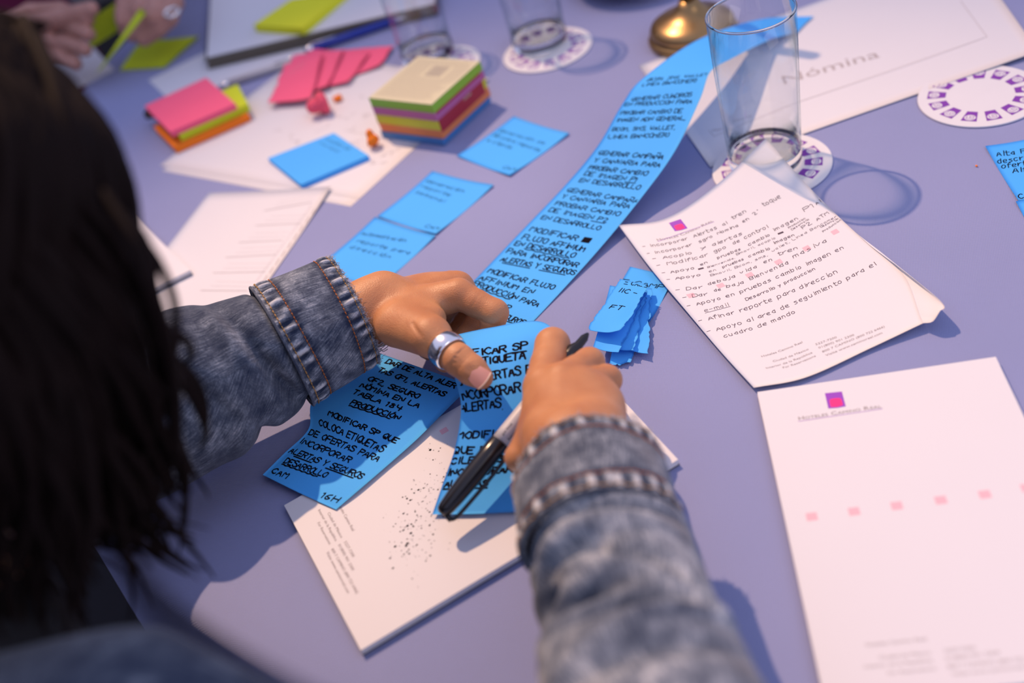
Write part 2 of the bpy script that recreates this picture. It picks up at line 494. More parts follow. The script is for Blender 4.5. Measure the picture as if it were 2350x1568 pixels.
# ------------------------------------------------------------------ materials
def cloth_material():
    m = bpy.data.materials.new('lavender_tablecloth'); nt, b = nodes(m)
    tc = nt.nodes.new('ShaderNodeTexCoord'); mp = nt.nodes.new('ShaderNodeMapping')
    mp.inputs['Rotation'].default_value = (0, 0, 0.45)
    nt.links.new(tc.outputs['Object'], mp.inputs['Vector'])
    w1 = nt.nodes.new('ShaderNodeTexWave'); w1.inputs['Scale'].default_value = 300; w1.inputs['Distortion'].default_value = 1.2; w1.bands_direction = 'X'
    w2 = nt.nodes.new('ShaderNodeTexWave'); w2.inputs['Scale'].default_value = 330; w2.inputs['Distortion'].default_value = 1.2; w2.bands_direction = 'Y'
    for x in (w1, w2): nt.links.new(mp.outputs[0], x.inputs['Vector'])
    mul = nt.nodes.new('ShaderNodeMath'); mul.operation = 'ADD'
    nt.links.new(w1.outputs['Fac'], mul.inputs[0]); nt.links.new(w2.outputs['Fac'], mul.inputs[1])
    n = nt.nodes.new('ShaderNodeTexNoise'); n.inputs['Scale'].default_value = 6; n.inputs['Detail'].default_value = 6
    nt.links.new(tc.outputs['Object'], n.inputs['Vector'])
    mx = nt.nodes.new('ShaderNodeMix'); mx.data_type = 'RGBA'
    mx.inputs[6].default_value = (0.215, 0.25, 0.44, 1); mx.inputs[7].default_value = (0.31, 0.34, 0.58, 1)
    ad = nt.nodes.new('ShaderNodeMath'); ad.operation = 'MULTIPLY_ADD'; ad.inputs[1].default_value = 0.30
    nt.links.new(mul.outputs[0], ad.inputs[0])
    sc = nt.nodes.new('ShaderNodeMath'); sc.operation = 'MULTIPLY'; sc.inputs[1].default_value = 0.6
    nt.links.new(n.outputs['Fac'], sc.inputs[0]); nt.links.new(sc.outputs[0], ad.inputs[2])
    nt.links.new(ad.outputs[0], mx.inputs[0]); nt.links.new(mx.outputs[2], b.inputs['Base Color'])
    b.inputs['Roughness'].default_value = 0.9; b.inputs['Specular IOR Level'].default_value = 0.15
    b.inputs['Sheen Weight'].default_value = 0.15
    bp = nt.nodes.new('ShaderNodeBump'); bp.inputs['Strength'].default_value = 0.4; bp.inputs['Distance'].default_value = 0.0004
    nt.links.new(mul.outputs[0], bp.inputs['Height']); nt.links.new(bp.outputs['Normal'], b.inputs['Normal'])
    return m

def denim_material(name='blue_denim'):
    m = bpy.data.materials.new(name); nt, b = nodes(m)
    at = nt.nodes.new('ShaderNodeAttribute'); at.attribute_name = 'weave'      # vector: along arm, around arm, wear
    sep = nt.nodes.new('ShaderNodeSeparateXYZ'); nt.links.new(at.outputs['Vector'], sep.inputs[0])
    cm = nt.nodes.new('ShaderNodeCombineXYZ')
    sx = nt.nodes.new('ShaderNodeMath'); sx.operation = 'MULTIPLY'; sx.inputs[1].default_value = 0.10; nt.links.new(sep.outputs[0], sx.inputs[0])
    nt.links.new(sx.outputs[0], cm.inputs[0]); nt.links.new(sep.outputs[1], cm.inputs[1])
    st = nt.nodes.new('ShaderNodeTexNoise'); st.inputs['Scale'].default_value = 0.9; st.inputs['Detail'].default_value = 6; st.inputs['Roughness'].default_value = 0.65
    nt.links.new(cm.outputs[0], st.inputs['Vector'])
    tc = nt.nodes.new('ShaderNodeTexCoord')
    bl = nt.nodes.new('ShaderNodeTexNoise'); bl.inputs['Scale'].default_value = 70; bl.inputs['Detail'].default_value = 6; bl.inputs['Roughness'].default_value = 0.6
    nt.links.new(tc.outputs['Object'], bl.inputs['Vector'])
    fine = nt.nodes.new('ShaderNodeTexNoise'); fine.inputs['Scale'].default_value = 900; fine.inputs['Detail'].default_value = 2
    nt.links.new(tc.outputs['Object'], fine.inputs['Vector'])
    def ma(a, k, c):
        x = nt.nodes.new('ShaderNodeMath'); x.operation = 'MULTIPLY_ADD'; x.inputs[1].default_value = k
        nt.links.new(a, x.inputs[0])
        if isinstance(c, float): x.inputs[2].default_value = c
        else: nt.links.new(c, x.inputs[2])
        return x.outputs[0]
    v = ma(st.outputs['Fac'], 1.45, -1.38); v = ma(bl.outputs['Fac'], 1.5, v); v = ma(fine.outputs['Fac'], 0.5, v)
    v = ma(sep.outputs[2], 1.0, v)
    rp = nt.nodes.new('ShaderNodeValToRGB'); cr = rp.color_ramp
    cr.elements[0].position = 0.05; cr.elements[0].color = (0.016, 0.028, 0.062, 1)
    cr.elements[1].position = 1.0; cr.elements[1].color = (0.52, 0.54, 0.57, 1)
    e = cr.elements.new(0.42); e.color = (0.078, 0.098, 0.138, 1)
    e = cr.elements.new(0.70); e.color = (0.200, 0.235, 0.290, 1)
    nt.links.new(v, rp.inputs[0]); nt.links.new(rp.outputs[0], b.inputs['Base Color'])
    b.inputs['Roughness'].default_value = 0.85; b.inputs['Specular IOR Level'].default_value = 0.2; b.inputs['Sheen Weight'].default_value = 0.2
    bp = nt.nodes.new('ShaderNodeBump'); bp.inputs['Strength'].default_value = 0.5; bp.inputs['Distance'].default_value = 0.0006
    nt.links.new(v, bp.inputs['Height']); nt.links.new(bp.outputs['Normal'], b.inputs['Normal'])
    return m

def skin_material(name, c0, c1):
    m = bpy.data.materials.new(name); nt, b = nodes(m)
    tc = nt.nodes.new('ShaderNodeTexCoord')
    n = nt.nodes.new('ShaderNodeTexNoise'); n.inputs['Scale'].default_value = 38; n.inputs['Detail'].default_value = 5
    nt.links.new(tc.outputs['Object'], n.inputs['Vector'])
    rp = nt.nodes.new('ShaderNodeMapRange'); rp.inputs[1].default_value = .35; rp.inputs[2].default_value = .65; nt.links.new(n.outputs['Fac'], rp.inputs[0])
    mx = nt.nodes.new('ShaderNodeMix'); mx.data_type = 'RGBA'; mx.inputs[6].default_value = (*c0, 1); mx.inputs[7].default_value = (*c1, 1)
    nt.links.new(rp.outputs[0], mx.inputs[0]); nt.links.new(mx.outputs[2], b.inputs['Base Color'])
    b.inputs['Roughness'].default_value = 0.47; b.inputs['Specular IOR Level'].default_value = 0.4
    b.inputs['Subsurface Weight'].default_value = 0.25; b.inputs['Subsurface Radius'].default_value = (1, .35, .2); b.inputs['Subsurface Scale'].default_value = 0.003
    v = nt.nodes.new('ShaderNodeTexVoronoi'); v.inputs['Scale'].default_value = 1100; nt.links.new(tc.outputs['Object'], v.inputs['Vector'])
    n3 = nt.nodes.new('ShaderNodeTexNoise'); n3.inputs['Scale'].default_value = 260; n3.inputs['Detail'].default_value = 5; nt.links.new(tc.outputs['Object'], n3.inputs['Vector'])
    a = nt.nodes.new('ShaderNodeMath'); a.operation = 'ADD'; nt.links.new(v.outputs['Distance'], a.inputs[0]); nt.links.new(n3.outputs['Fac'], a.inputs[1])
    bp = nt.nodes.new('ShaderNodeBump'); bp.inputs['Strength'].default_value = 0.35; bp.inputs['Distance'].default_value = 0.0004
    nt.links.new(a.outputs[0], bp.inputs['Height']); nt.links.new(bp.outputs['Normal'], b.inputs['Normal'])
    return m

def glass_material():
    m = bpy.data.materials.new('clear_glass'); nt, b = nodes(m)
    b.inputs['Base Color'].default_value = (0.97, 0.99, 0.98, 1); b.inputs['Roughness'].default_value = 0.0
    b.inputs['Transmission Weight'].default_value = 1.0; b.inputs['IOR'].default_value = 1.46
    return m

def thin_glass_material():
    '''thin blown wall: passes light straight, greener where it is seen edge-on, mirror-like sheen'''
    m = bpy.data.materials.new('thin_glass_wall'); m.use_nodes = True; nt = m.node_tree; nt.nodes.clear()
    out = nt.nodes.new('ShaderNodeOutputMaterial'); mix = nt.nodes.new('ShaderNodeMixShader'); tr = nt.nodes.new('ShaderNodeBsdfTransparent'); gl = nt.nodes.new('ShaderNodeBsdfGlossy')
    gl.inputs['Roughness'].default_value = 0.03; gl.inputs['Color'].default_value = (.95, .97, 1, 1)
    lw = nt.nodes.new('ShaderNodeLayerWeight'); lw.inputs['Blend'].default_value = 0.5
    rp = nt.nodes.new('ShaderNodeValToRGB'); c = rp.color_ramp
    c.elements[0].position = 0.0; c.elements[0].color = (.975, .982, .985, 1); c.elements[1].position = 1.0; c.elements[1].color = (.16, .22, .22, 1)
    e = c.elements.new(.74); e.color = (.955, .968, .972, 1); e = c.elements.new(.9); e.color = (.62, .70, .70, 1)
    pw = nt.nodes.new('ShaderNodeMath'); pw.operation = 'POWER'; pw.inputs[1].default_value = 5.0; nt.links.new(lw.outputs['Facing'], pw.inputs[0])
    fr = nt.nodes.new('ShaderNodeMath'); fr.operation = 'MULTIPLY_ADD'; fr.inputs[1].default_value = 0.55; fr.inputs[2].default_value = 0.035; nt.links.new(pw.outputs[0], fr.inputs[0])
    nt.links.new(lw.outputs['Facing'], rp.inputs[0]); nt.links.new(rp.outputs[0], tr.inputs[0])
    nt.links.new(fr.outputs[0], mix.inputs[0]); nt.links.new(tr.outputs[0], mix.inputs[1]); nt.links.new(gl.outputs[0], mix.inputs[2]); nt.links.new(mix.outputs[0], out.inputs[0])
    return m
M_thin = thin_glass_material()
M_cloth = cloth_material(); M_denim = denim_material(); M_glass = glass_material()
M_skin = skin_material('warm_brown_skin', (0.46, 0.195, 0.085), (0.56, 0.265, 0.120))
M_skin2 = skin_material('pinkish_brown_skin', (0.40, 0.20, 0.15), (0.50, 0.26, 0.20))
M_nail = mat('pink_nail', (0.62, 0.29, 0.235), 0.3, 0.06, 80, sss=0.2)
M_nailedge = mat('nail_edge', (0.70, 0.52, 0.40), 0.35)
M_silver = mat('polished_silver', (0.93, 0.92, 0.90), 0.2, metal=1.0, noise=0.03, nscale=300)
M_blue = mat('blue_note_paper', (0.075, 0.43, 0.98), 0.75, 0.03, 25, 0.15, 700, spec=0.2)
M_white = mat('white_paper', (0.70, 0.70, 0.73), 0.8, 0.015, 20, 0.12, 800, spec=0.2)
M_pad = mat('cream_white_notepad_paper', (0.74, 0.735, 0.76), 0.8, 0.01, 20, 0.1, 800, spec=0.2)
M_board = mat('dark_cardboard_backing', (0.10, 0.085, 0.09), 0.9, 0.2, 200)
M_pink = mat('pink_note_paper', (0.90, 0.13, 0.25), 0.75, 0.04, 30, 0.15, 700, spec=0.2)
M_pinkred = mat('coral_pink_paper', (0.80, 0.10, 0.17), 0.75, 0.05, 40, spec=0.2)
M_yellow = mat('yellow_note_paper', (0.80, 0.82, 0.035), 0.75, 0.03, 30, spec=0.2)
M_lime = mat('lime_note_paper', (0.58, 0.70, 0.03), 0.75, 0.03, 30, spec=0.2)
M_orange = mat('orange_note_paper', (0.95, 0.24, 0.02), 0.75, 0.04, 30, spec=0.2)
M_ink = mat('black_marker_ink', (0.006, 0.005, 0.010), 0.8, spec=0.05)
M_pen = mat('purple_grey_pen_ink', (0.08, 0.05, 0.08), 0.6)
M_print = mat('grey_print', (0.27, 0.23, 0.23), 0.7)
M_printsoft = mat('light_grey_print', (0.42, 0.38, 0.38), 0.7)
M_purple = mat('purple_print', (0.20, 0.035, 0.38), 0.6)
M_violet = mat('violet_logo_print', (0.30, 0.05, 0.52), 0.6)
M_logo = mat('magenta_logo_print', (0.85, 0.02, 0.22), 0.6)
M_coral = mat('soft_pink_square_print', (0.86, 0.48, 0.54), 0.75)
M_coaster = mat('white_card_coaster', (0.71, 0.71, 0.74), 0.7, 0.02, 60)
M_black = mat('glossy_black_plastic', (0.012, 0.012, 0.014), 0.22, 0.1, 50)
M_grey = mat('silver_grey_plastic', (0.55, 0.54, 0.55), 0.32, 0.03, 60)
M_brass = mat('aged_brass', (0.36, 0.23, 0.10), 0.32, 0.25, 40, metal=0.9, bump=0.1)
M_china = mat('white_china', (0.72, 0.72, 0.74), 0.15, 0.02, 10)
M_binder = mat('grey_brown_notebook_cover', (0.085, 0.075, 0.055), 0.6, 0.2, 60)
M_navy = mat('blue_pen_barrel', (0.012, 0.035, 0.32), 0.25, 0.05, 60)
M_chrome = mat('chrome', (0.8, 0.8, 0.82), 0.12, metal=1.0, noise=0.02)
M_thread = mat('orange_stitching_thread', (0.42, 0.13, 0.03), 0.8, 0.2, 900)
M_thread2 = mat('golden_stitching_thread', (0.42, 0.24, 0.08), 0.8, 0.2, 900)
M_fray = mat('pale_frayed_cotton', (0.46, 0.46, 0.50), 0.9, 0.15, 500)
M_hair = mat('dark_brown_hair', (0.009, 0.0045, 0.0035), 0.75, 0.5, 40, spec=0.10)
M_top = mat('black_knit_top', (0.012, 0.012, 0.015), 0.9, 0.3, 300)
M_maroon = mat('maroon_fabric', (0.16, 0.008, 0.055), 0.9, 0.15, 200)
M_carpet = mat('dark_carpet', (0.012, 0.011, 0.014), 0.95, 0.4, 120, 0.4, 300)
M_wall = mat('warm_grey_wall_paint', (0.22, 0.20, 0.21), 0.85, 0.03, 4)
M_wood = mat('plywood_tabletop', (0.25, 0.15, 0.08), 0.6, 0.2, 12)
M_steel = mat('grey_steel_leg', (0.25, 0.25, 0.26), 0.4, 0.05, 40, metal=0.8)
M_kraft = mat('beige_wrapper_label', (0.56, 0.53, 0.36), 0.5, 0.12, 500)
M_red = mat('dark_red_label', (0.42, 0.012, 0.025), 0.35, 0.05, 40)
M_cgreen = mat('green_cube_sheets', (0.30, 0.52, 0.03), 0.5, 0.08, 60)
M_cpurple = mat('mauve_cube_sheets', (0.52, 0.12, 0.28), 0.5, 0.1, 60)
M_cyellow = mat('yellow_cube_sheets', (0.66, 0.62, 0.03), 0.5, 0.1, 60)
M_corange = mat('orange_cube_sheets', (0.80, 0.24, 0.07), 0.5, 0.1, 60)
M_cblue = mat('blue_cube_sheets', (0.06, 0.22, 0.50), 0.5, 0.1, 60)
M_clear = None

# ------------------------------------------------------------------ the room and the table
def slab(name, x0, x1, y0, y1, z0, z1, m):
    v, f = prism([(x0, y0), (x1, y0), (x1, y1), (x0, y1)], z0, z1)
    return obj(name, v, f, m, smooth=False, kind='structure')
slab('floor', -3200, 3400, -2600, 4200, -800, -750, M_carpet)
slab('wall_back', -3200, 3400, 4200, 4300, -750, 2150, M_wall)
slab('wall_left', -3300, -3200, -2600, 4200, -750, 2150, M_wall)

TC = np.array([512.0, 1065.0]); TR = 980.0
table = empty('round_table', (TC[0], TC[1], -750), 'round banquet table hidden under the lavender cloth', 'table')
v, f = lathe([(0, -22), (TR - 8, -22), (TR - 6, -18), (TR - 6, -3), (TR - 8, -2), (0, -2)], (TC[0], TC[1], 0), 96)
obj('tabletop', v, f, M_wood, table)
for k in range(4):
    a = math.pi / 4 + k * math.pi / 2; x = TC[0] + 560 * math.cos(a); y = TC[1] + 560 * math.sin(a)
    v, f = tube([(x + 60 * math.cos(a), y + 60 * math.sin(a), -749), (x, y, -22)], 16, 12); obj('leg', v, f, M_steel, table)

def tablecloth():
    n = 288; rings = [0.01, 100, 250, 400, 550, 700, 800, 880, 930, 955, 968]
    a = np.linspace(0, 2 * np.pi, n, endpoint=False); V = []
    def ring(r, z, amp=0.0):
        fold = amp * (np.sin(a * 17 + .6) + .5 * np.sin(a * 31 + 1.9) + .35 * np.sin(a * 7))
        rr = r + fold
        V.append(np.c_[TC[0] + rr * np.cos(a), TC[1] + rr * np.sin(a), np.full(n, z)])
    for r in rings: ring(r, 0)
    for t in (15, 30, 50, 70, 90): ring(968 + 14 * math.sin(math.radians(t)), -14 + 14 * math.cos(math.radians(t)))
    for z in (-30, -60, -110, -180, -280, -400, -540, -700): ring(982 + 0.03 * -z, z, 30 * min(1, (-z - 14) / 260))
    K = len(V); V = np.concatenate(V); F = []
    for i in range(K - 1):
        for j in range(n):
            k = (j + 1) % n; F.append((i * n + j, (i + 1) * n + j, (i + 1) * n + k, i * n + k))
    F.append(tuple(range(n)))
    obj('tablecloth', V, F, M_cloth, label='lavender blue woven tablecloth covering the round table and hanging over its edge', cat='tablecloth')
tablecloth()

# ------------------------------------------------------------------ papers
def paper(name, grid, m, label, cat, thick=0.12, nu=24, nv=32, group=None, world=False, mats=None, **k):
    pt = Patch(grid, world=world)
    v, f = sheet_mesh(pt, thick, nu, nv, **k)
    return pt, obj(name, v, f, m, smooth=(thick < 1), label=label, cat=cat, group=group)

def quad_grid(q, h, nr=2, nc=2):
    """q = TL, TR, BR, BL pixels, h = one height or four; straight bilinear in world space"""
    hh = [h] * 4 if np.isscalar(h) else h
    c = [A(q[i][0], q[i][1], hh[i]) for i in range(4)]
    return [[(c[0] * (1 - u) + c[1] * u) * (1 - v) + (c[3] * (1 - u) + c[2] * u) * v for u in np.linspace(0, 1, nc)] for v in np.linspace(0, 1, nr)]

def flat(name, q, h, m, label, cat, thick=0.12, group=None, curl=None, n=4, parent=None, **k):
    g = quad_grid(q, h, n, n)
    if curl:   # curl[(r, c)] = extra height
        for (r, c), e in curl.items(): g[r][c] = g[r][c] + np.array([0, 0, e])
    pt = Patch(g, world=True)
    v, f = sheet_mesh(pt, thick, 14 if curl or k.get('ragged') else 6, 30 if k.get('ragged') else (14 if curl else 6), **k)
    o = obj(name, v, f, m, parent=parent, smooth=(thick < 1 and bool(curl)), label=label, cat=cat, group=group)
    return pt, o

def letters(fn, parent, m, name='handwriting', label=None):
    mb = MB(); fn(mb)
    if mb.n: return mb.build(name, m, parent, smooth=False, label=label, kind='stuff' if name in ('pencil_doodles', 'printed_list') else None)

# --- hotel stationery print
def logo(pt, parent, corners_px, text_px, capmm=2.6, name='printed_logo'):
    mb = MB()
    c = [pt.uv(*p) * (pt.w, pt.h) for p in corners_px]       # TL TR BR BL
    def q(u, v): return (c[0] * (1 - u) + c[1] * u) * (1 - v) + (c[3] * (1 - u) + c[2] * u) * v
    ring = [(0, 0), (1, 0), (1, 1), (.5, 1.03), (0, 1)]
    lay(mb, pt, [q(*p) for p in ring], [tuple(range(5))[::-1]], .09, 0)
    a = np.linspace(math.pi, 0, 9)
    pts = [(.16, .92), (.5, .97), (.86, .90)] + [(.51 + .35 * (abs(math.cos(t)) ** .5) * (1 if math.cos(t) > 0 else -1), .62 - .22 * math.sin(t) ** .6) for t in a[::-1]]
    lay(mb, pt, [q(*p) for p in pts], [tuple(range(len(pts)))[::-1]], .14, 1)
    mb.build(name, None, parent, smooth=False, mats=[M_violet, M_logo], label='purple and magenta square emblem')
    mb = MB(); printed(mb, pt, 'Hoteles Camino Real', *text_px, capmm, smallcaps=True)
    a, b = pt.uv(*text_px[0]) * (pt.w, pt.h), pt.uv(*text_px[1]) * (pt.w, pt.h)
    d = (b - a) / np.linalg.norm(b - a); up = np.array([d[1], -d[0]])
    mb.build('printed_name', M_print, parent, smooth=False)
    mb = MB(); ribbon(mb, pt, [a - up * .9, b - up * .9], .3); mb.build('printed_line', M_violet, parent, smooth=False)

def squares(pt, parent, centres, s=5.2):
    mb = MB()
    for c in centres:
        u = pt.uv(*c) * (pt.w, pt.h)
        lay(mb, pt, [u + (-s / 2, -s / 2 * .9), u + (s / 2, -s / 2 * .9), u + (s / 2, s / 2 * .9), u + (-s / 2, s / 2 * .9)], [(3, 2, 1, 0)], .07)
    mb.build('printed_squares', M_coral, parent, smooth=False)

# letterhead sheet covered with pen notes, curled, its corner over the foot of the tall glass
pt, o = paper('handwritten_sheet', [
    [(1420, 517, 9), (1528, 501, 10), (1640, 428, 15), (1757, 318, 24)],
    [(1490, 612, 7), (1610, 578, 5), (1745, 505, 6), (1868, 441, 9)],
    [(1570, 708, 5), (1695, 668, 2.5), (1840, 600, 2.5), (1965, 535, 4)],
    [(1652, 805, 4), (1780, 766, 2), (1930, 697, 2), (2068, 623, 4)],
    [(1730, 890, 5), (1850, 866, 3), (2000, 798, 3), (2118, 742, 6)]], M_pad,
    'curled hotel notepaper covered in pen handwriting, its corner overlapping the glass', 'paper', nu=40, nv=50)
SH, SHo = pt, o
# the curled-over right corner of that sheet
gc = Patch([[(1965, 535, 4.1), (2000, 566, 4.2), (2020, 580, 4.4)],
            [(2068, 623, 4.1), (2120, 662, 8), (2157, 690, 14)],
            [(2118, 742, 6.1), (2140, 738, 10), (2156, 716, 15)]])
v, f = sheet_mesh(gc, .12, 16, 20); obj('curled_corner', v, f, M_pad, SHo)
logo(pt, SHo, [(1535, 512), (1562, 503), (1578, 524), (1549, 531)], ((1508, 553), (1637, 508)), 2.6)
Z4 = lambda x, y: (1380 + x / 2.866, 420 + y / 2.866)
def sheet_lines(mb):
    L = [('- Incorporar', (275, 428), (570, 370), 3.4), ('Alertas', (610, 360), (765, 300), 3.9), ('al', (800, 285), (832, 268), 3), ('tren', (865, 240), (960, 190), 3.4),
         ('- Incorporar', (305, 474), (600, 410), 3.2), ('sgro', (645, 395), (735, 355), 3), ('Nomina', (765, 340), (905, 285), 3), ('en', (935, 262), (975, 238), 3), ('2°', (1005, 215), (1045, 190), 3.2), ('toque', (1068, 155), (1185, 95), 3.6),
         ('- Acopio', (340, 508), (600, 465), 3.4), ('y', (650, 440), (700, 425), 3.4), ('alertas', (730, 418), (930, 340), 3.4),
         ('- Modificar', (368, 552), (705, 478), 3.8), ('gpo', (745, 460), (825, 425), 3.4), ('de', (870, 405), (915, 385), 3.4), ('control', (945, 370), (1100, 295), 3.6),
         ('- Apoyo', (400, 603), (620, 565), 3.4), ('en', (655, 545), (705, 525), 2.8), ('pruebas', (765, 500), (920, 440), 3), ('cambio', (970, 415), (1115, 345), 3), ('imagen', (1135, 320), (1300, 235), 3.2), ('P1', (1340, 190), (1405, 155), 4.4), ('ATM', (1415, 145), (1480, 105), 3),
         ('- Apoyo', (430, 645), (655, 610), 3.2), ('en', (710, 590), (760, 575), 2.6), ('pruebas', (800, 560), (940, 505), 2.8), ('cambio', (970, 490), (1115, 435), 2.8), ('imagen', (1135, 405), (1275, 345), 2.8), ('P2', (1325, 305), (1385, 270), 3.4), ('ATM', (1420, 250), (1500, 200), 3.2),
         ('Bienvenida,', (700, 560), (880, 497), 2.0), ('Bmovil, acopio', (890, 478), (1150, 365), 2.2), ('#', (1165, 340), (1205, 325), 1.6), ('#', (640, 572), (680, 562), 1.6),
         ('Bmovil, Bcom, sms,', (720, 615), (1095, 480), 2.3), ('wallet, Linea Bancomer', (1125, 455), (1550, 225), 2.4),
         ('Produccion', (1235, 300), (1345, 235), 1.8), ('Desarrollo', (1255, 312), (1370, 240), 1.8), ('Desarrollo', (1445, 295), (1560, 238), 1.8), ('Produccion', (1460, 325), (1580, 245), 1.8),
         ('- Dar', (490, 716), (665, 692), 3.9), ('de', (705, 672), (755, 660), 3), ('baja', (765, 655), (885, 620), 3.4), ('vida', (915, 600), (1030, 555), 3.4), ('en', (1070, 530), (1130, 508), 3.2), ('tren', (1165, 480), (1300, 430), 3.6),
         ('- Dar', (535, 766), (700, 738), 3.9), ('de', (745, 715), (790, 705), 3), ('baja', (825, 690), (940, 660), 3.4), ('Bienvenida', (980, 640), (1235, 530), 3.8), ('masiva', (1265, 495), (1490, 385), 4),
         ('- Apoyo en pruebas cambio imagen en', (568, 822), (1600, 430), 3.8), ('Desarrollo y produccion', (955, 775), (1410, 570), 3.0),
         ('- Afinar reporte para direccion', (645, 920), (1560, 590), 4.3), ('- Apoyo al area de seguimiento para el', (700, 990), (1810, 540), 4.1),
         ('cuadro de mando', (810, 1018), (1280, 855), 3.8)]
    for t, a, b, h in L: write(mb, SH, t, Z4(*a), Z4(*b), h * .95, .46 if h > 2.7 else .30, slant=.1)
    write(mb, SH, 'e-mail', Z4(682, 850), Z4(840, 808), 3.6, .36, under=(-.02, 1.02, 's'))
letters(sheet_lines, SHo, M_pen)
squares(SH, SHo, [Z4(1537, 322), Z4(1350, 430), Z4(1165, 520), Z4(975, 605), Z4(785, 675), Z4(590, 740)])
def footer(mb, pt, Z, bold, rows):
    printed(mb, pt, *bold)
    for r in rows: printed(mb, pt, *r)
mb = MB()
for t, a, b, h in [('Hoteles Camino Real', (1055, 1148), (1325, 1052), 2.0), ('Ciudad de México', (1130, 1180), (1365, 1098), 1.9), ('Interior de la República', (1085, 1224), (1390, 1120), 1.9),
                   ('For Reservations', (1195, 1222), (1412, 1142), 1.9), ('5227-7200', (1410, 1070), (1550, 1020), 1.9), ('01(800) 901 2300', (1430, 1092), (1665, 1005), 1.9),
                   ('800 7 CAMINO (800 722 6466)', (1455, 1118), (1865, 950), 1.9), ('Visite www.caminoreal.com', (1478, 1142), (1850, 992), 2.0)]:
    printed(mb, SH, t, Z4(*a), Z4(*b), h)
mb.build('printed_address', M_print, SHo, smooth=False)

def notepad(q, label, thick=5.0, board=True, h0=0.3):
    c = [A(*p, h0 + thick) for p in q]
    root = empty('notepad', np.mean([A(*p, 0) for p in q], 0) * (1, 1, 0) + (0, 0, h0), label, 'notepad')
    z1 = h0 + thick
    if board:
        cc = np.array(c); ctr = cc.mean(0)
        v, f = prism(ctr + (cc - ctr) * 1.003, h0, h0 + 0.9); obj('backing_board', v, f, M_board, root, smooth=False)
    # the block of sheets: slightly uneven layers so its side reads as pages
    n = 10; mb = MB(); zs = np.linspace(h0 + (0.9 if board else 0), z1, n + 1)
    for i in range(n):
        cc = np.array(c) + (rng.uniform(-.22, .22), rng.uniform(-.22, .22), 0)
        if i == n - 1: cc = np.array(c)
        v, f = prism(cc, zs[i], zs[i + 1]); mb.add(v, f)
    mb.build('page_block', M_pad, root, smooth=False)
    pt = Patch([[c[0], c[1]], [c[3], c[2]]], world=True)
    return root, pt

# big blank pad at the right edge
q = [(1738, 900), (2285, 819), (2640, 1430), (2010, 2080)]
TLp, TRp = A(1738, 900, 5.3), A(2285, 819, 5.3)
LB = A(1884, 1568, 5.3); dL = LB - TLp; dL /= np.linalg.norm(dL); eW = TRp - TLp; Wd = np.linalg.norm(eW)
c3 = TLp + dL * 216; c2 = TRp + dL * 216
root = empty('notepad', (TLp + c2) / 2 * (1, 1, 0) + (0, 0, .3), 'large blank hotel notepad with purple emblem at the right side of the table', 'notepad')
n = 10; mb = MB(); zs = np.linspace(1.2, 5.3, n + 1)
for i in range(n):
    cc = np.array([TLp, TRp, c2, c3]) + ((rng.uniform(-.2, .2), rng.uniform(-.2, .2), 0) if i < n - 1 else 0)
    v, f = prism(cc, zs[i], zs[i + 1]); mb.add(v, f)
mb.build('page_block', M_pad, root, smooth=False)
v, f = prism(np.array([TLp, TRp, c2, c3]), .3, 1.2); obj('backing_board', v, f, M_board, root, smooth=False)
pt = Patch([[TLp, TRp], [c3, c2]], world=True)
logo(pt, root, [(1893, 903), (1932, 899), (1941, 933), (1901, 938)], ((1832, 965), (2024, 936)), 3.0)
squares(pt, root, [(1863, 1186), (1960, 1174), (2058, 1161), (2159, 1148), (2260, 1135), (2357, 1120)], 6.0)
Z5 = lambda x, y: (1700 + x / 2.041, 800 + y / 2.041)
mb = MB()
for t, a, b, h in [('Hoteles Camino Real', (585, 1398), (870, 1368), 2.1), ('Ciudad de México', (650, 1457), (890, 1432), 2.0), ('Interior de la República', (580, 1500), (900, 1468), 2.0), ('For Reservations', (690, 1530), (915, 1506), 2.0),
                   ('5227-7200', (955, 1425), (1100, 1410), 2.0), ('01(800) 901 2300', (960, 1462), (1215, 1432), 2.0), ('800 7 CAMINO (800 722 6466)', (970, 1500), (1420, 1455), 2.0), ('Visite www.caminoreal.com', (990, 1535), (1400, 1492), 2.0)]:
    printed(mb, pt, t, Z5(*a), Z5(*b), h)
mb.build('printed_address', M_printsoft, root, smooth=False)

# pad under the lower end of the long strip, sprinkled with ink specks
root, pt = notepad([(652, 1160), (1308, 787), (1556, 1055), (828, 1493)], 'hotel notepad speckled with dark ink dots under the blue strips', 5.0)
PADP = pt
mb = MB()
def P2(x, y): return pt.uv(640 + x / 3.561, 1080 + y / 3.561) * (pt.w, pt.h)
for _ in range(230):
    t = rng.uniform(0, 1); x, y = 1010 + 330 * t + rng.normal(0, 110), 700 - 700 * t + rng.normal(0, 120)
    c = P2(x, y); r = abs(rng.normal(0, .32)) + .12; k = rng.integers(5, 8)
    a = np.linspace(0, 2 * np.pi, k, endpoint=False) + rng.uniform(0, 3)
    lay(mb, pt, c + r * np.c_[np.cos(a) * rng.uniform(.7, 1.4), np.sin(a)], [tuple(range(k))[::-1]], .06)
mb.build('ink_specks', M_ink, root, smooth=False, kind='stuff')
squares(pt, root, [(1019, 989)], 5.4)
mb = MB()
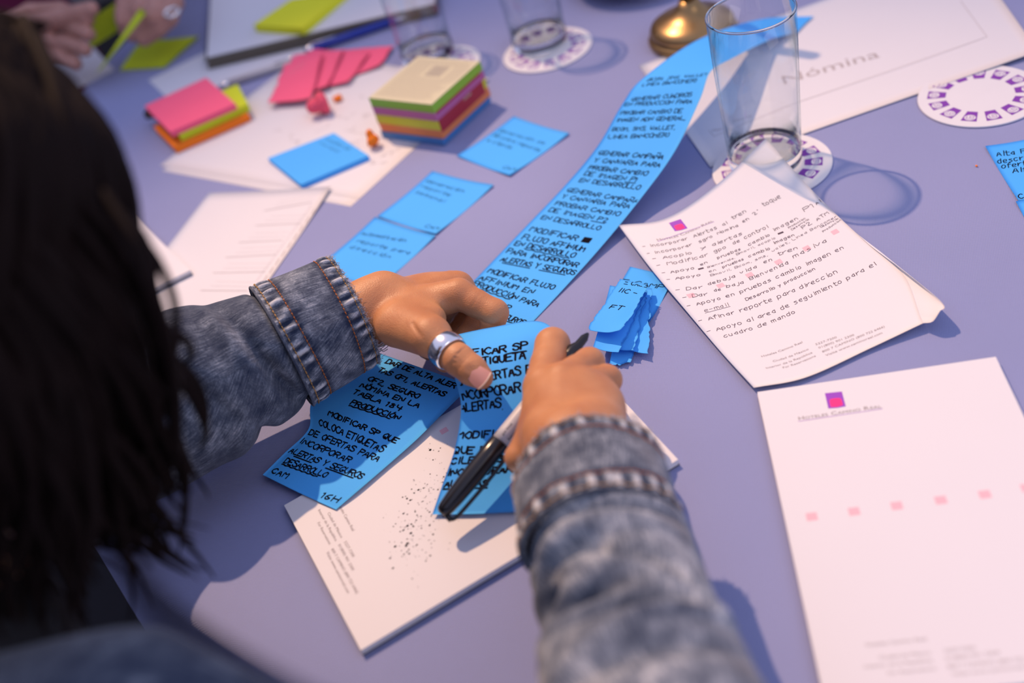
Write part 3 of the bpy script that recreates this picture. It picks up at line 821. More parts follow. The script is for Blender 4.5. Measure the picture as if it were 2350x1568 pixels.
for t, a, b, h in [('Hoteles Camino Real', (480, 280), (600, 498), 2.0), ('Ciudad de México', (395, 350), (505, 555), 1.9), ('Interior de la República', (318, 325), (460, 580), 1.9), ('For Reservations', (312, 430), (410, 608), 1.9),
                   ('5227-7200', (530, 585), (602, 712), 1.9), ('01(800) 901 2300', (482, 610), (598, 822), 1.9), ('800 7 CAMINO (800 722 6466)', (425, 645), (632, 1010), 1.9), ('Visite www.caminoreal.com', (385, 672), (560, 1008), 2.0)]:
    Zp = lambda p: (640 + p[0] / 3.561, 1080 + p[1] / 3.561)
    # this block reads rotated a quarter turn: draw it along the page edge
    printed(mb, pt, t, Zp(a), Zp(b), h)
mb.build('printed_address', M_print, root, smooth=False)

# long strip of blue notes, arching over the name card in the back, its lower end on the speckled pad
Z6 = lambda x, y: (1080 + x / 2.528, 160 + y / 2.528)
LST = 'long strip of joined blue sticky notes filled with black marker capitals'
pt, o = paper('note_strip', [
    [(1868, 37, 3), (1850, 52, 3), (1828, 75, 3)],
    [(1740, 45, 14), (1750, 66, 14), (1765, 92, 14)],
    [(1600, 92, 42), (1640, 115, 42), (1672, 138, 42)],
    [(1475, 180, 52), (1552, 173, 52), (1630, 165, 52)],
    [(1428, 239, 46), (1516, 234, 46), (1606, 229, 46)],
    [(1373, 333, 30), (1461, 339, 30), (1550, 345, 30)],
    [(1301, 421, 15), (1388, 436, 15), (1475, 450, 15)],
    [(1199, 528, 5), (1288, 549, 5), (1377, 570, 5)],
    [(1084, 648, 1), (1174, 672, 1), (1264, 695, 1)],
    [(985, 750, .8), (1074, 775, .8), (1164, 800, .8)]], M_blue, 'long blue sticky-note strip in marker capitals arching over the name card', 'sticky notes', nu=20, nv=110)
def strip_lines(mb):
    S = [('BCOM, SMS, WALLET', (1020, 68), (1370, 34)), ('LINEA BANCOMER)', (990, 97), (1310, 72)),
         ('GENERAR CUADROS', (930, 182), (1280, 155)), ('EN PRODUCCION PARA', (890, 212), (1280, 195)), ('PROBAR CAMBIO DE', (868, 262), (1222, 250)), ('IMAGEN ADN GENERAL,', (845, 302), (1245, 292)),
         ('BCOM, SMS, WALLET,', (820, 356), (1185, 346)), ('LINEA BANCOMER)', (795, 400), (1150, 390)),
         ('GENERAR CAMPAÑA', (738, 492), (1110, 520)), ('Y CANVARIA PARA', (712, 535), (1095, 566)), ('PROBAR CAMBIO', (680, 577), (1020, 615)), ('DE IMAGEN P1', (655, 612), (960, 652)), ('EN DESARROLLO', (628, 650), (975, 696)),
         ('GENERAR CAMPAÑA', (555, 707), (965, 776)), ('Y CANVARIA PARA', (525, 745), (915, 806)), ('PROBAR CAMBIO', (485, 785), (860, 850)), ('DE IMAGEN P2', (450, 822), (790, 887)), ('EN DESARROLLO', (405, 865), (745, 932)),
         ('MODIFICAR #', (340, 935), (690, 1008)), ('FLUJO AFFINIUM', (295, 982), (655, 1057)), ('EN DESARROLLO', (250, 1018), (595, 1092)), ('PARA INCORPORAR', (205, 1062), (615, 1147)), ('ALERTAS Y SEGUROS', (170, 1110), (597, 1192)),
         ('MODIFICAR FLUJO', (95, 1177), (475, 1277)), ('AFFINIUM EN', (45, 1217), (355, 1302)), ('PRODUCCIÓN PARA', (10, 1250), (385, 1377)), ('INCORPORAR', (-40, 1310), (215, 1397)), ('ALERTAS Y SEGUROS', (-60, 1365), (300, 1480))]
    U = {'DE IMAGEN P1': (.8, 1, 's'), 'DE IMAGEN P2': (.75, .98, 's'), 'PRODUCCIÓN PARA': (.15, .6, 'w'), 'ALERTAS Y SEGUROS': [(.05, .42, 's'), (.55, .9, 's')]}
    for i, (t, a, b) in enumerate(S):
        u = (.2, .95, 'w') if i == 20 else U.get(t)
        h = 4.6 if i < 8 else (5.2 if i < 18 else 6.0)
        write(mb, pt, t, Z6(*a), Z6(*b), h, .75 if i < 8 else (.85 if i < 18 else 1.0), under=u, slant=0, hpx=9.5 if i < 8 else (11.5 if i < 18 else 13.5))
letters(strip_lines, o, M_ink)

Z1 = lambda x, y: (580 + x / 3.357, 740 + y / 3.357)
gA = [[(840, 800, 12), (960, 842, 12), (1080, 885, 10)], [(775, 858, 11), (893, 905, 11), (1012, 953, 9.5)],
      [(716, 922, 10), (836, 965, 10), (957, 1008, 9)], [(708, 985, 8.4), (800, 1025, 8.2), (893, 1065, 8)],
      [(650, 1043, 8), (735, 1086, 8), (820, 1128, 7.8)], [(603, 1090, 7.4), (686, 1131, 7.0), (771, 1170, 6.4)]]
pt, o = paper('note_strip', gA, M_blue, 'blue sticky-note strip ending at the speckled notepad, marked 16H in its corner', 'sticky notes', nu=24, nv=60)
def low_lines(mb):
    S = [('EN LA', (1180, 202), (1345, 247), None), ('DAR DE ALTA ALER', (1020, 312), (1548, 507), None), ('TAS OF1, ALERTAS', (960, 377), (1472, 572), None), ('OF2, SEGURO', (880, 447), (1268, 588), None),
         ('NÓMINA EN LA', (820, 497), (1268, 658), None), ('TABLA 184', (765, 547), (1132, 683), None), ('PRODUCCIÓN', (750, 632), (1122, 752), (0, .85, 'w')), ('MODIFICAR SP QUE', (580, 717), (1098, 932), None),
         ('COLOCA ETIQUETAS', (510, 792), (992, 1002), None), ('DE OFERTAS PARA', (430, 862), (958, 1073), None), ('INCORPORAR', (355, 927), (738, 1082), None), ('ALERTAS Y SEGUROS', (275, 1002), (832, 1207), [(.1, .35, 's'), (.55, .92, 's')]),
         ('DESARROLLO', (235, 1082), (557, 1197), (0, .85, 'w')), ('CAM', (140, 1157), (258, 1202), None), ('16H', (520, 1347), (642, 1388), None)]
    for i, (t, a, b, u) in enumerate(S): write(mb, pt, t, Z1(*a), Z1(*b), 6.2, 1.1, under=u, slant=0, hpx=12.5 if i < 8 else 15)
    ribbon(mb, pt, [pt.uv(*Z1(1145 + 18 * k, 234 + 6 * k)) * (pt.w, pt.h) + (0, .5 * (-1) ** k) for k in range(15)], .7)
letters(low_lines, o, M_ink)

# strip held between the two hands
gB = [[(1012, 776, 46), (1125, 752, 50), (1240, 738, 52), (1300, 790, 48)],
      [(1030, 812, 50), (1135, 795, 53), (1235, 782, 53), (1305, 850, 46)],
      [(1045, 872, 46), (1140, 858, 48), (1235, 850, 47), (1310, 900, 42)],
      [(1058, 935, 37), (1145, 930, 38), (1230, 925, 37), (1300, 950, 34)],
      [(1045, 1025, 24), (1130, 1025, 24), (1215, 1020, 24), (1290, 1020, 24)],
      [(1018, 1105, 14), (1105, 1105, 14), (1195, 1103, 14), (1275, 1100, 14)],
      [(992, 1181, 8), (1080, 1180, 8), (1175, 1176, 8), (1262, 1172, 8)]]
pt, o = paper('note_strip', gB, M_blue, 'blue sticky-note strip held under the ringed thumb', 'sticky notes', nu=30, nv=60)
HELD = pt
def held_lines(mb):
    S = [('MODIFICAR SP', (1500, 280), (2108, 205), (.82, 1.0, 's')), ('QUE ETIQUETA', (1540, 358), (2098, 280), None), ('LAS ALERTAS P', (1570, 490), (2150, 395), None), ('INCORPORAR', (1597, 602), (2062, 532), None),
         ('ALERTAS', (1602, 692), (1912, 652), (0, 1.03, 's')), ('MODIFICAR SP', (1572, 897), (2200, 860), None), ('QUE ETIQUETA', (1542, 1012), (2180, 985), None), ('CILENTES', (1522, 1092), (1920, 1072), None),
         ('INCORPORAR', (1497, 1182), (2000, 1155), None), ('ALERTAS', (1472, 1272), (1810, 1262), (0, 1, 's'))]
    for i, (t, a, b, u) in enumerate(S): write(mb, pt, t, Z1(*a), Z1(*b), 6.8, 1.25, under=u, slant=0, hpx=(15, 15.5, 19, 21, 20, 16, 16, 15, 15, 15)[i])
letters(held_lines, o, M_ink)

# separate blue notes on the cloth
def note(name, q, label, lines, h=0.3, thick=.35, cat='sticky note', curl=None, m=M_blue, group=None, lh=4.2, wd=.55):
    pt, o = flat(name, q, h, m, label, cat, thick=thick, curl=curl or {(0, 0): 1.2, (0, 3): 1.5, (3, 0): 1.0, (3, 3): 1.6}, group=group)
    main = [l for l in (lines or []) if l[0] not in ('CAM', 'CA')]; ini = [l for l in (lines or []) if l[0] in ('CAM', 'CA')]
    if main: letters(lambda mb: [write(mb, pt, t, a, b, lh, wd) for t, a, b in main], o, M_ink)
    if ini: letters(lambda mb: [write(mb, pt, t, a, b, lh, wd) for t, a, b in ini], o, M_ink, 'initials')
    return pt, o
Zb = lambda x, y: (780 + x / 2.936, y / 2.936)
Zc = lambda x, y: (250 + x / 2.611, 330 + y / 2.611)
G1 = 'blue notes laid out on the cloth'
note('sticky_note', [(1180, 269), (1307, 308), (1170, 405), (1049, 359)], 'single blue sticky note right of the wrapped note cube', [('Generación de', Zb(1065, 885), Zb(1375, 975)), ('BD para reporte', Zb(1030, 915), Zb(1345, 1025)), ('a cliente', Zb(985, 950), Zb(1150, 1005)), ('CAM', Zb(1090, 1135), Zb(1170, 1150))], .9, .8, group=G1)
note('sticky_note', [(993, 395), (1134, 427), (1001, 540), (867, 498)], 'middle blue sticky note, above the one touching the denim cuff', [('Generación', Zb(575, 1225), Zb(830, 1300)), ('reporte', Zb(540, 1260), Zb(740, 1325)), ('semanal', Zb(505, 1300), Zb(690, 1365)), ('CAM', Zb(565, 1530), Zb(655, 1550))], .5, .35, group=G1)
note('sticky_note', [(862, 500), (1001, 543), (866, 664), (728, 615)], 'blue sticky note tucked against the raised denim cuff', [('Automatización', Zc(1510, 545), Zc(1775, 590)), ('reporte para', Zc(1480, 590), Zc(1800, 665)), ('dirección', Zc(1440, 625), Zc(1685, 690))], .4, .35, group=G1)
Z7 = lambda x, y: (2050 + x / 3.41, 100 + y / 3.41)
note('sticky_note', [(2261, 338), (2424, 306), (2502, 425), (2337, 463)], 'blue sticky note at the right frame edge reading Alta, upper one', [('Alta P', Z7(810, 885), Z7(1040, 855)), ('descrip', Z7(820, 940), Z7(1080, 905)), ('oferta', Z7(850, 978), Z7(1090, 945)), ('Alt', Z7(935, 1015), Z7(1050, 1000)), ('CA', Z7(985, 1215), Z7(1060, 1205))], .5, .35, lh=6, wd=.75)
note('sticky_note', [(2331, 465), (2494, 430), (2575, 560), (2410, 602)], 'blue sticky note at the right frame edge, lower one', None, .3, .35)

# small blue pad behind
def pad(name, q, h0, h1, m, label, curl=0, cat='sticky note pad', group=None):
    """pad of notes: q = top-face pixels"""
    c = np.array([A(*p, h1) for p in q]); mb = MB(); n = max(4, int((h1 - h0) / 1.1)); zs = np.linspace(h0, h1, n + 1)
    for i in range(n):
        j = np.array([rng.uniform(-.25, .25), rng.uniform(-.25, .25), 0]) if i < n - 1 else 0
        v, f = prism(c + j, zs[i], zs[i + 1] - .02); mb.add(v, f)
    return mb.build(name, m, smooth=False, label=label, cat=cat, group=group), Patch([[c[0], c[1]], [c[3], c[2]]], world=True)
o, pt = pad('note_pad', [(615, 363), (766, 305), (846, 357), (690, 424)], .4, 5.2, M_blue, 'thin blue sticky note pad on the doodled white sheet')
letters(lambda mb: [write(mb, pt, 'CUADRO DE', (745, 320), (800, 345), 3, .3), write(mb, pt, 'MANDO', (730, 328), (775, 350), 3, .3)], o, M_ink)

# white sheets
def rule(mb, pt, a, b, wd): ribbon(mb, pt, [pt.uv(*a) * (pt.w, pt.h), pt.uv(*b) * (pt.w, pt.h)], wd)
pt, o = flat('paper_sheet', [(372, 392), (690, 135), (1100, 200), (805, 474)], .15, M_white, 'white sheet lying under the doodled sheet, its corner showing below', 'paper', curl={(3, 2): .5})
pt, o = flat('paper_sheet', [(367, 380), (700, 120), (1122, 184), (824, 457)], .35, M_white, 'white sheet with faint doodles under the pink and blue note pads', 'paper', curl={(3, 2): 0.6, (3, 3): 2.5})
def doodle(mb):
    for k in range(46):
        x0, y0 = 620 + rng.uniform(0, 330), 215 + rng.uniform(0, 170)
        p = np.array([pt.uv(x0, y0) * (pt.w, pt.h)]) + np.cumsum(rng.normal(0, 2.2, (9, 2)), axis=0)
        ribbon(mb, pt, chaikin(p, 2), .35)
    write(mb, pt, 'reglas negocio', (790, 300), (930, 330), 3, .25); write(mb, pt, 'clientes', (700, 250), (800, 275), 3, .25)
letters(doodle, o, M_printsoft, 'pencil_doodles')
pt, o = flat('paper_sheet', [(480, 443), (762, 433), (540, 755), (228, 768)], .9, M_white, 'white printed list sheet beside the denim sleeve', 'paper', curl={(0, 3): 2.5, (0, 2): 1})
def listrules(mb):
    for a, b in [((930, 402), (1215, 352)), ((880, 490), (1150, 478)), ((780, 592), (1040, 580)), ((700, 682), (1000, 665)), ((625, 775), (935, 768)), ((550, 880), (830, 882))]:
        rule(mb, pt, Zc(*a), Zc(*b), .6); rule(mb, pt, Zc(a[0] + 60, a[1] - 28), Zc(b[0] + 20, b[1] - 24), .15); rule(mb, pt, Zc(a[0] + 90, a[1] - 55), Zc(b[0] + 40, b[1] - 50), .12)
    rule(mb, pt, Zc(1215, 365), Zc(880, 830), .2)
    for k in range(11): rule(mb, pt, Zc(1235 - 36 * k, 390 + 50 * k), Zc(1215 - 36 * k, 425 + 50 * k), .6)
letters(listrules, o, M_print, 'printed_list')
root, pt = notepad([(437, 620), (215, 405), (20, 600), (228, 722)], 'white notepad with a dark board, half hidden behind the woman\'s hair', 4.6, h0=1.6)
pt, o = flat('paper_sheet', [(341, 184), (760, -25), (905, 62), (397, 238)], .2, M_white, 'white printed sheet under the dark notebook and the pens', 'paper')
letters(lambda mb: [write(mb, pt, 'reporte', (370, 180), (440, 160), 3, .2)], o, M_printsoft, 'faint_writing')
flat('paper_sheet', [(60, 150), (190, 85), (262, 160), (120, 235)], .2, M_white, 'white sheet under the seated person\'s fist at the far side', 'paper')

# dark notebook with white sheets on top
q = [(486, -70), (1010, -120), (1000, 14), (470, 140)]
root = empty('notebook', A(740, 0, 0), 'thick notebook with a dark grey cover at the back, papers on it', 'notebook')
c = np.array([A(*p, 12) for p in q])
v, f = prism(c, .5, 3.0); obj('back_cover', v, f, M_binder, root, smooth=False)
v, f = prism(c.mean(0) + (c - c.mean(0)) * .985, 3.0, 9.6); obj('page_block', v, f, mat('grey_page_edges', (.16, .14, .11), .8, .2, 400), root, smooth=False)
v, f = prism(c, 9.6, 12.0); obj('front_cover', v, f, M_binder, root, smooth=False)
flat('paper_sheet', [(487, -75), (1006, -125), (997, 8), (475, 132)], 12.5, M_white, 'white sheet on top of the dark notebook', 'paper', thick=.4)
pad('note_pad', [(582, 57), (668, -2), (795, -22), (693, 65)], 12.8, 22, M_yellow, 'bright yellow sticky note pad on the sheet over the notebook')

# stack of three small pads
o1 = pad('note_pad', [(352, 290), (533, 213), (571, 262), (400, 338)], .5, 8.5, M_orange, 'orange sticky note pad, bottom of the stack of three')
o2 = pad('note_pad', [(378, 262), (545, 193), (569, 238), (410, 309)], 8.6, 17, M_lime, 'lime green sticky note pad, middle of the stack of three')
o3 = pad('note_pad', [(332, 243), (473, 178), (540, 238), (390, 303)], 17.1, 23.5, M_pink, 'pink sticky note pad, top of the stack of three')

# binder clip under the pink pad edge
mb = MB(); p = A(343, 262, 12); v, f = prism([p + (-5, -4, 0), p + (5, -7, 0), p + (8, 1, 0), p + (-2, 4, 0)], 8.7, 16.8); mb.add(v, f)
r_ = empty('binder_clip', (p[0], p[1], 8.7), 'small black binder clip beside the pink pad', 'clip')
mb.build('clip_body', M_black, r_, smooth=False)
v, f = tube([p + (-3, -5, 3), p + (2, -12, 4), p + (8, -9, 3), p + (5, -4, 3)], .8, 6); obj('wire_handle', v, f, M_brass, r_)

# wrapped cube of coloured notes
F0, R0, L0 = A(1022, 337), A(1129, 236), A(880, 318)
e1 = R0 - F0; e2 = L0 - F0; s1, s2 = np.linalg.norm(e1), np.linalg.norm(e2)
root = empty('note_cube', (F0 + R0 + L0) / 3 + (0, 0, .8), 'shrink-wrapped cube of multicoloured sticky notes with a beige top label', 'sticky note cube')
CUH = 46.0
def layer(name, z0, z1, m, jit=0, n=4):
    mb = MB(); zs = np.linspace(z0, z1, n + 1)
    for i in range(n):
        j = np.array([rng.uniform(-.3, .3), rng.uniform(-.3, .3), 0]) + jit
        v, f = prism([F0 + j, R0 + j, F0 + e1 + e2 + j, L0 + j], zs[i], zs[i + 1] - .03); mb.add(v, f)
    mb.build(name, m, root, smooth=False)
hs = np.array([.8, 8, 18, 28, 37, CUH])
for nm, a, b, m in [('blue_sheets', .8, 8, M_cblue), ('orange_sheets', 8, 18, M_corange), ('yellow_sheets', 18, 28.5, M_cyellow), ('mauve_sheets', 28.5, 37, M_cpurple), ('green_sheets', 37, CUH, M_cgreen)]:
    layer(nm, a, b, m, jit=np.array([rng.uniform(-.8, .8), rng.uniform(-.8, .8), 0]))
ptc = Patch([[L0 + e1 + (0, 0, CUH + .3), R0 + (0, 0, CUH + .3)], [L0 + (0, 0, CUH + .3), F0 + (0, 0, CUH + .3)]], world=True)
v, f = sheet_mesh(ptc, .25, 4, 4); lab = obj('top_label', v, f, M_kraft, root, smooth=False)
mb = MB()
for k in range(15):
    x = ptc.w * (.42 + .017 * k); lay(mb, ptc, [(x, ptc.h * .18), (x + .5 * (1 + k % 3) * .5, ptc.h * .18), (x + .5 * (1 + k % 3) * .5, ptc.h * .42), (x, ptc.h * .42)], [(3, 2, 1, 0)], .1)
for k in range(22):
    y = ptc.h * (.07 + .04 * k)
    if .16 < y / ptc.h < .45:
        ribbon(mb, ptc, [(ptc.w * .06, y), (ptc.w * .36, y)], .5); ribbon(mb, ptc, [(ptc.w * .74, y), (ptc.w * .95, y)], .5)
    else: ribbon(mb, ptc, [(ptc.w * .06, y), (ptc.w * rng.uniform(.8, .95), y)], .5)
mb.build('printed_label_text', M_print, lab, smooth=False)
off = -e2 / s2 * .6
pr_ = Patch([[F0 + e1 * .02 + off + (0, 0, 37), F0 + e1 * .93 + off + (0, 0, 37)], [F0 + e1 * .02 + off + (0, 0, 15), F0 + e1 * .93 + off + (0, 0, 15)]], world=True)
v, f = sheet_mesh(pr_, .3, 4, 4); lab2 = obj('side_label', v, f, M_red, root, smooth=False)
mb = MB(); v, f = font_mesh('notas'); lay(mb, pr_, (pr_.w * .55, pr_.h * .55) + v * (6, -6), f, .1); mb.build('printed_label_text', M_kraft, lab2, smooth=False)

# pink torn notes in a fan
G2 = 'pink notes fanned in a loose pile'
for i, (q, h, lb) in enumerate([
        ([(742, 118), (905, 104), (872, 152), (742, 196)], (3, 3.5, 3, 2), 'pink torn note at the right end of the fanned pile'),
        ([(705, 112), (850, 120), (800, 190), (665, 212)], (6, 5, 4, 4), 'pink torn note in the middle of the fanned pile'),
        ([(672, 126), (790, 112), (752, 200), (640, 228)], (9, 8, 6, 6), 'pink torn note second from the left in the fanned pile'),
        ([(652, 150), (742, 118), (715, 228), (613, 236)], (12, 12, 8, 8), 'pink torn note at the left end, top of the fanned pile')]):
    pt, o = flat('torn_note', q, list(h), M_pink, lb, 'sticky note', thick=.3, curl={(0, 0): 1.5, (3, 3): 2, (1, 3): 1.5, (2, 0): -1}, ragged={'t', 'l'}, seed=i + 3, group=G2)
    letters(lambda mb: [rule(mb, pt, ((q[0][0] * (1 - t) + q[3][0] * t) * .75 + q[1][0] * .25, (q[0][1] * (1 - t) + q[3][1] * t) * .75 + q[1][1] * .25),
                             ((q[0][0] * (1 - t) + q[3][0] * t) * .4 + q[1][0] * .6, (q[0][1] * (1 - t) + q[3][1] * t) * .4 + q[1][1] * .6), .3) for t in (.25, .4, .55)], o, M_printsoft)

def crumple(name, c, r, m, label, seed):
    import bmesh
    bm = bmesh.new(); bmesh.ops.create_icosphere(bm, subdivisions=3, radius=1)
    g = np.random.default_rng(seed); D = g.normal(0, 1, (16, 3)); D /= np.linalg.norm(D, axis=1)[:, None]
    V = np.array([x.co[:] for x in bm.verts]); F = [[x.index for x in fa.verts] for fa in bm.faces]; bm.free()
    dp = V @ D.T; s = 1 - .38 * np.abs(np.sin(dp * 4.5 + g.uniform(0, 6, 16))).max(1) + .14 * np.sin(V @ g.normal(0, 4, 3)) + g.normal(0, .03, len(V))
    V = V * s[:, None] * np.array(r); V += np.array(c) + (0, 0, -V[:, 2].min() + .4)
    obj(name, V, F, m, smooth=False, label=label, cat='crumpled paper')
crumple('crumpled_note', A(742, 262), (19, 18, 17), M_pinkred, 'crumpled pink paper ball below the fanned pink notes', 4)
crumple('crumpled_note', A(779, 232), (8, 7, 5), M_orange, 'tiny orange paper scrap behind the crumpled pink ball', 5)
crumple('crumpled_note', A(861, 338), (9, 10, 14), M_orange, 'crumpled orange paper scrap beside the blue pad', 9)
crumple('crumb', A(2241, 383), (1.1, 1.5, .9), M_orange, 'tiny orange crumb on bare cloth near the right edge', 2)

# name card
pt, o = paper('name_card', [[A(1467, 150, 1.2), A(1718, 61, 1.4), A(1968, -29, 1.6), A(2219, -118, 2.5)],
                            [A(1521, 228, 1.2), A(1772, 139, 1.2), A(2022, 51, 1.5), A(2273, -38, 3)],
                            [A(1575, 304, 1.2), A(1826, 216, 1.2), A(2077, 128, 1.5), A(2328, 40, 4)],
                            [A(1630, 383, 1.4), A(1881, 294, 1.4), A(2131, 206, 1.8), A(2382, 117, 4.5)]], M_white,
              'white printed name card reading Nómina behind the tall glass', 'card', thick=.6, nu=30, nv=20, world=True)
NC = pt
mb = MB(); printed(mb, pt, 'Nómina', (1795, 195), (2020, 131), 15); mb.build('printed_word', M_printsoft, o, smooth=False)
Zn = lambda x, y: (1400 + x / 2.4737, y / 2.4737)
mb = MB()
for a, b in [((1040, 590), (2140, 210)), ((2140, 210), (1990, 5)), ((590, 775), (1040, 590)), ((590, 775), (560, 740))]: rule(mb, pt, Zn(*a), Zn(*b), .45)
mb.build('printed_border', M_printsoft, o, smooth=False)
mb = MB(); printed(mb, pt, 'Mayo', Zn(580, 750), Zn(640, 735), 4.0); printed(mb, pt, 'Nov 13', Zn(700, 695), Zn(805, 665), 4.0); mb.build('printed_date', M_printsoft, o, smooth=False)

# ------------------------------------------------------------------ coasters and glasses
def coaster(c, label, ang=0.0, z=.3, group='round card coasters with purple marks'):
    root = empty('coaster', (c[0], c[1], z), label, 'coaster', group)
    R = 47.8; v, f = lathe([(0, z), (R - .3, z), (R, z + .3), (R, z + 1.2), (R - .3, z + 1.5), (0, z + 1.5)], (c[0], c[1], 0), 72); obj('disc', v, f, M_coaster, root, smooth=False)
    mb = MB(); n = 13
    for k in range(n):
        a = ang + 2 * math.pi * k / n; er = np.array([math.cos(a), math.sin(a), 0]); et = np.array([-er[1], er[0], 0]); b0 = np.array([c[0], c[1], z + 1.6])
        def T(x, y): return b0 + er * x + et * y          # x outward
        V = [T(26, -4.0), T(40, -6), T(40, 6), T(26, 4.0)]; mb.add(V, [(0, 1, 2, 3)], 0)
        g = [T(31 + 4 * (1 + math.cos(t)) * 1.0, 4.4 * math.sin(t)) + (0, 0, .05) for t in np.linspace(0, 2 * np.pi, 14, endpoint=False)]; mb.add(g, [tuple(range(14))], 1)
        # little curl drawn in the white window
        s = [(33 + 0, -2.6), (36.8, -2.6), (36.8, 2.6), (33, 2.6), (33, -.4), (35, -.4), (35, 1.2)]
        P = np.array(s); Tn = np.gradient(P, axis=0); Tn /= np.linalg.norm(Tn, axis=1)[:, None]; Nn = np.c_[-Tn[:, 1], Tn[:, 0]] * .32
        VV = [T(*p) + (0, 0, .1) for p in P + Nn] + [T(*p) + (0, 0, .1) for p in P - Nn]; L = len(P)
        mb.add(VV, [(i, i + 1, L + i + 1, L + i) for i in range(L - 1)], 0)
    mb.build('printed_marks', None, root, smooth=False, mats=[M_purple, M_coaster])
coaster(A(2249, 222), 'white round coaster with purple marks, alone at the upper right', .12)
coaster(A(1771, 383), 'white round coaster under the tall empty glass', .05)
coaster(A(1257, 116), 'white round coaster under the out-of-focus glass at the back', .2)
coaster(A(1005, 158), 'white round coaster behind the wrapped note cube', .3)

def tumbler(c, H, label, z=1.95, r0=29.5, r1=33.5, m=None):
    root = empty('drinking_glass', (c[0], c[1], z), label, 'glass', 'tall clear tumblers')
    def ringmesh(prof):
        v, f = lathe(prof, (c[0], c[1], z), 96); return v, f[:-2] + [tuple((len(prof) - 1) * 96 + j for j in (k, (k + 1) % 96)) + tuple(j for j in ((k + 1) % 96, k)) for k in range(96)]
    zb = 13.0; rr = lambda h: r0 + (r1 - r0) * max(0, (h - 14) / (H - 14))
    v, f = ringmesh([(r0 + .1, zb), (rr(40), 40), (rr(80), 80), (r1, H - 1.5), (r1 - 1.5, H - 1.5), (rr(80) - 1.5, 80), (rr(40) - 1.5, 40), (r0 - 1.9, zb)]); obj('wall', v, f, M_thin, root)
    a = np.linspace(0, 2 * np.pi, 73); v, f = tube(np.c_[c[0] + (r1 - .8) * np.cos(a), c[1] + (r1 - .8) * np.sin(a), np.full(73, z + H - .9)], 1.05, 10, cap=False); obj('rim', v, f, M_glass, root)
    v, f = lathe([(0, 0), (r0 - 3, 0), (r0 - .8, .8), (r0, 3), (r0 + .1, zb), (r0 - 2, zb), (r0 - 3.5, 10.5), (r0 - 9, 9), (0, 8.4)], (c[0], c[1], z), 96); obj('base', v, f, M_glass, root)
    return root
gc_ = A(1757, 374); tumbler(gc_, 132, 'tall empty clear tumbler in front of the name card')
g2 = A(1241, 103); tumbler(g2, 132, 'tall clear tumbler at the back, left of the brass stand')
g3 = A(985, 132); tumbler(g3, 132, 'blurred clear tumbler behind the wrapped note cube')

# brass stand and saucer
bc = A(1592, 88)
root = empty('brass_stand', (bc[0], bc[1], .2), 'round aged brass stand base with a stem at the back', 'stand')
v, f = lathe([(0, .2), (41, .2), (44, 2), (45, 6), (43, 9), (40, 10), (41, 12), (42, 15), (40, 19), (34, 23), (26, 26), (18, 30), (12, 36), (9, 42), (0, 42)], (bc[0], bc[1], 0), 64); obj('base', v, f, M_brass, root)
v, f = lathe([(0, 41), (8, 41), (7, 48), (9.5, 52), (7, 56), (6.5, 80), (8, 110), (11, 116), (7, 122), (6, 200), (0, 200)], (bc[0], bc[1], 0), 32); obj('stem', v, f, M_brass, root)
pc = A(1470, -48)
v, f = lathe([(0, .5), (38, .5), (40, 2), (44, 5), (74, 16), (76, 17), (75, 18), (72, 17.4), (44, 7), (36, 4), (0, 4)], (pc[0], pc[1], 0), 64)
obj('saucer', v, f, M_china, label='white china saucer at the top edge of the table, left of the brass stand', cat='saucer')

# pens lying at the back
def pen(name, a, b, r, m, label, parts, cat='pen', tip=True):
    a = np.array(a); b = np.array(b); d = (b - a) / np.linalg.norm(b - a); L = np.linalg.norm(b - a)
    root = empty(name, (a + b) / 2 - (0, 0, r), label, cat)
    prof = [(0, 0), (r * .6, 0), (r * .95, 1.5), (r, 4), (r, L * .86), (0, L * .86)]
    v, f = lathe(prof, a, 20, d); obj('barrel', v, f, m, root)
    v, f = lathe([(0, L * .86), (r * .95, L * .86), (r * .55, L * .95), (.5, L), (0, L)], a, 20, d); obj('nose', v, f, M_chrome, root)
    if parts:
        v, f = lathe([(0, L * .0), (r * 1.1, 0), (r * 1.12, L * .05), (r * 1.05, L * .08), (0, L * .08)], a, 20, d); obj('end_cap', v, f, parts[0], root)
        x = np.cross(d, (0, 0, 1)); x /= np.linalg.norm(x)
        v, f = tube([a + d * L * .04 + (0, 0, r + .6), a + d * L * .10 + (0, 0, r + 1.4), a + d * L * .30 + (0, 0, r + .5)], .8, 8); obj('clip', v, f, parts[1], root)
    return root
pen('ballpoint_pen', A(700, 118, 6), A(938, 36, 6), 5.0, M_navy, 'navy blue ballpoint pen with chrome ends beside the notebook', (M_chrome, M_chrome))
pen('ballpoint_pen', A(690, 136, 4.6), A(500, 200, 4.6), 4.2, M_grey, 'silver grey ballpoint pen behind the stack of three pads', (M_chrome, M_chrome))

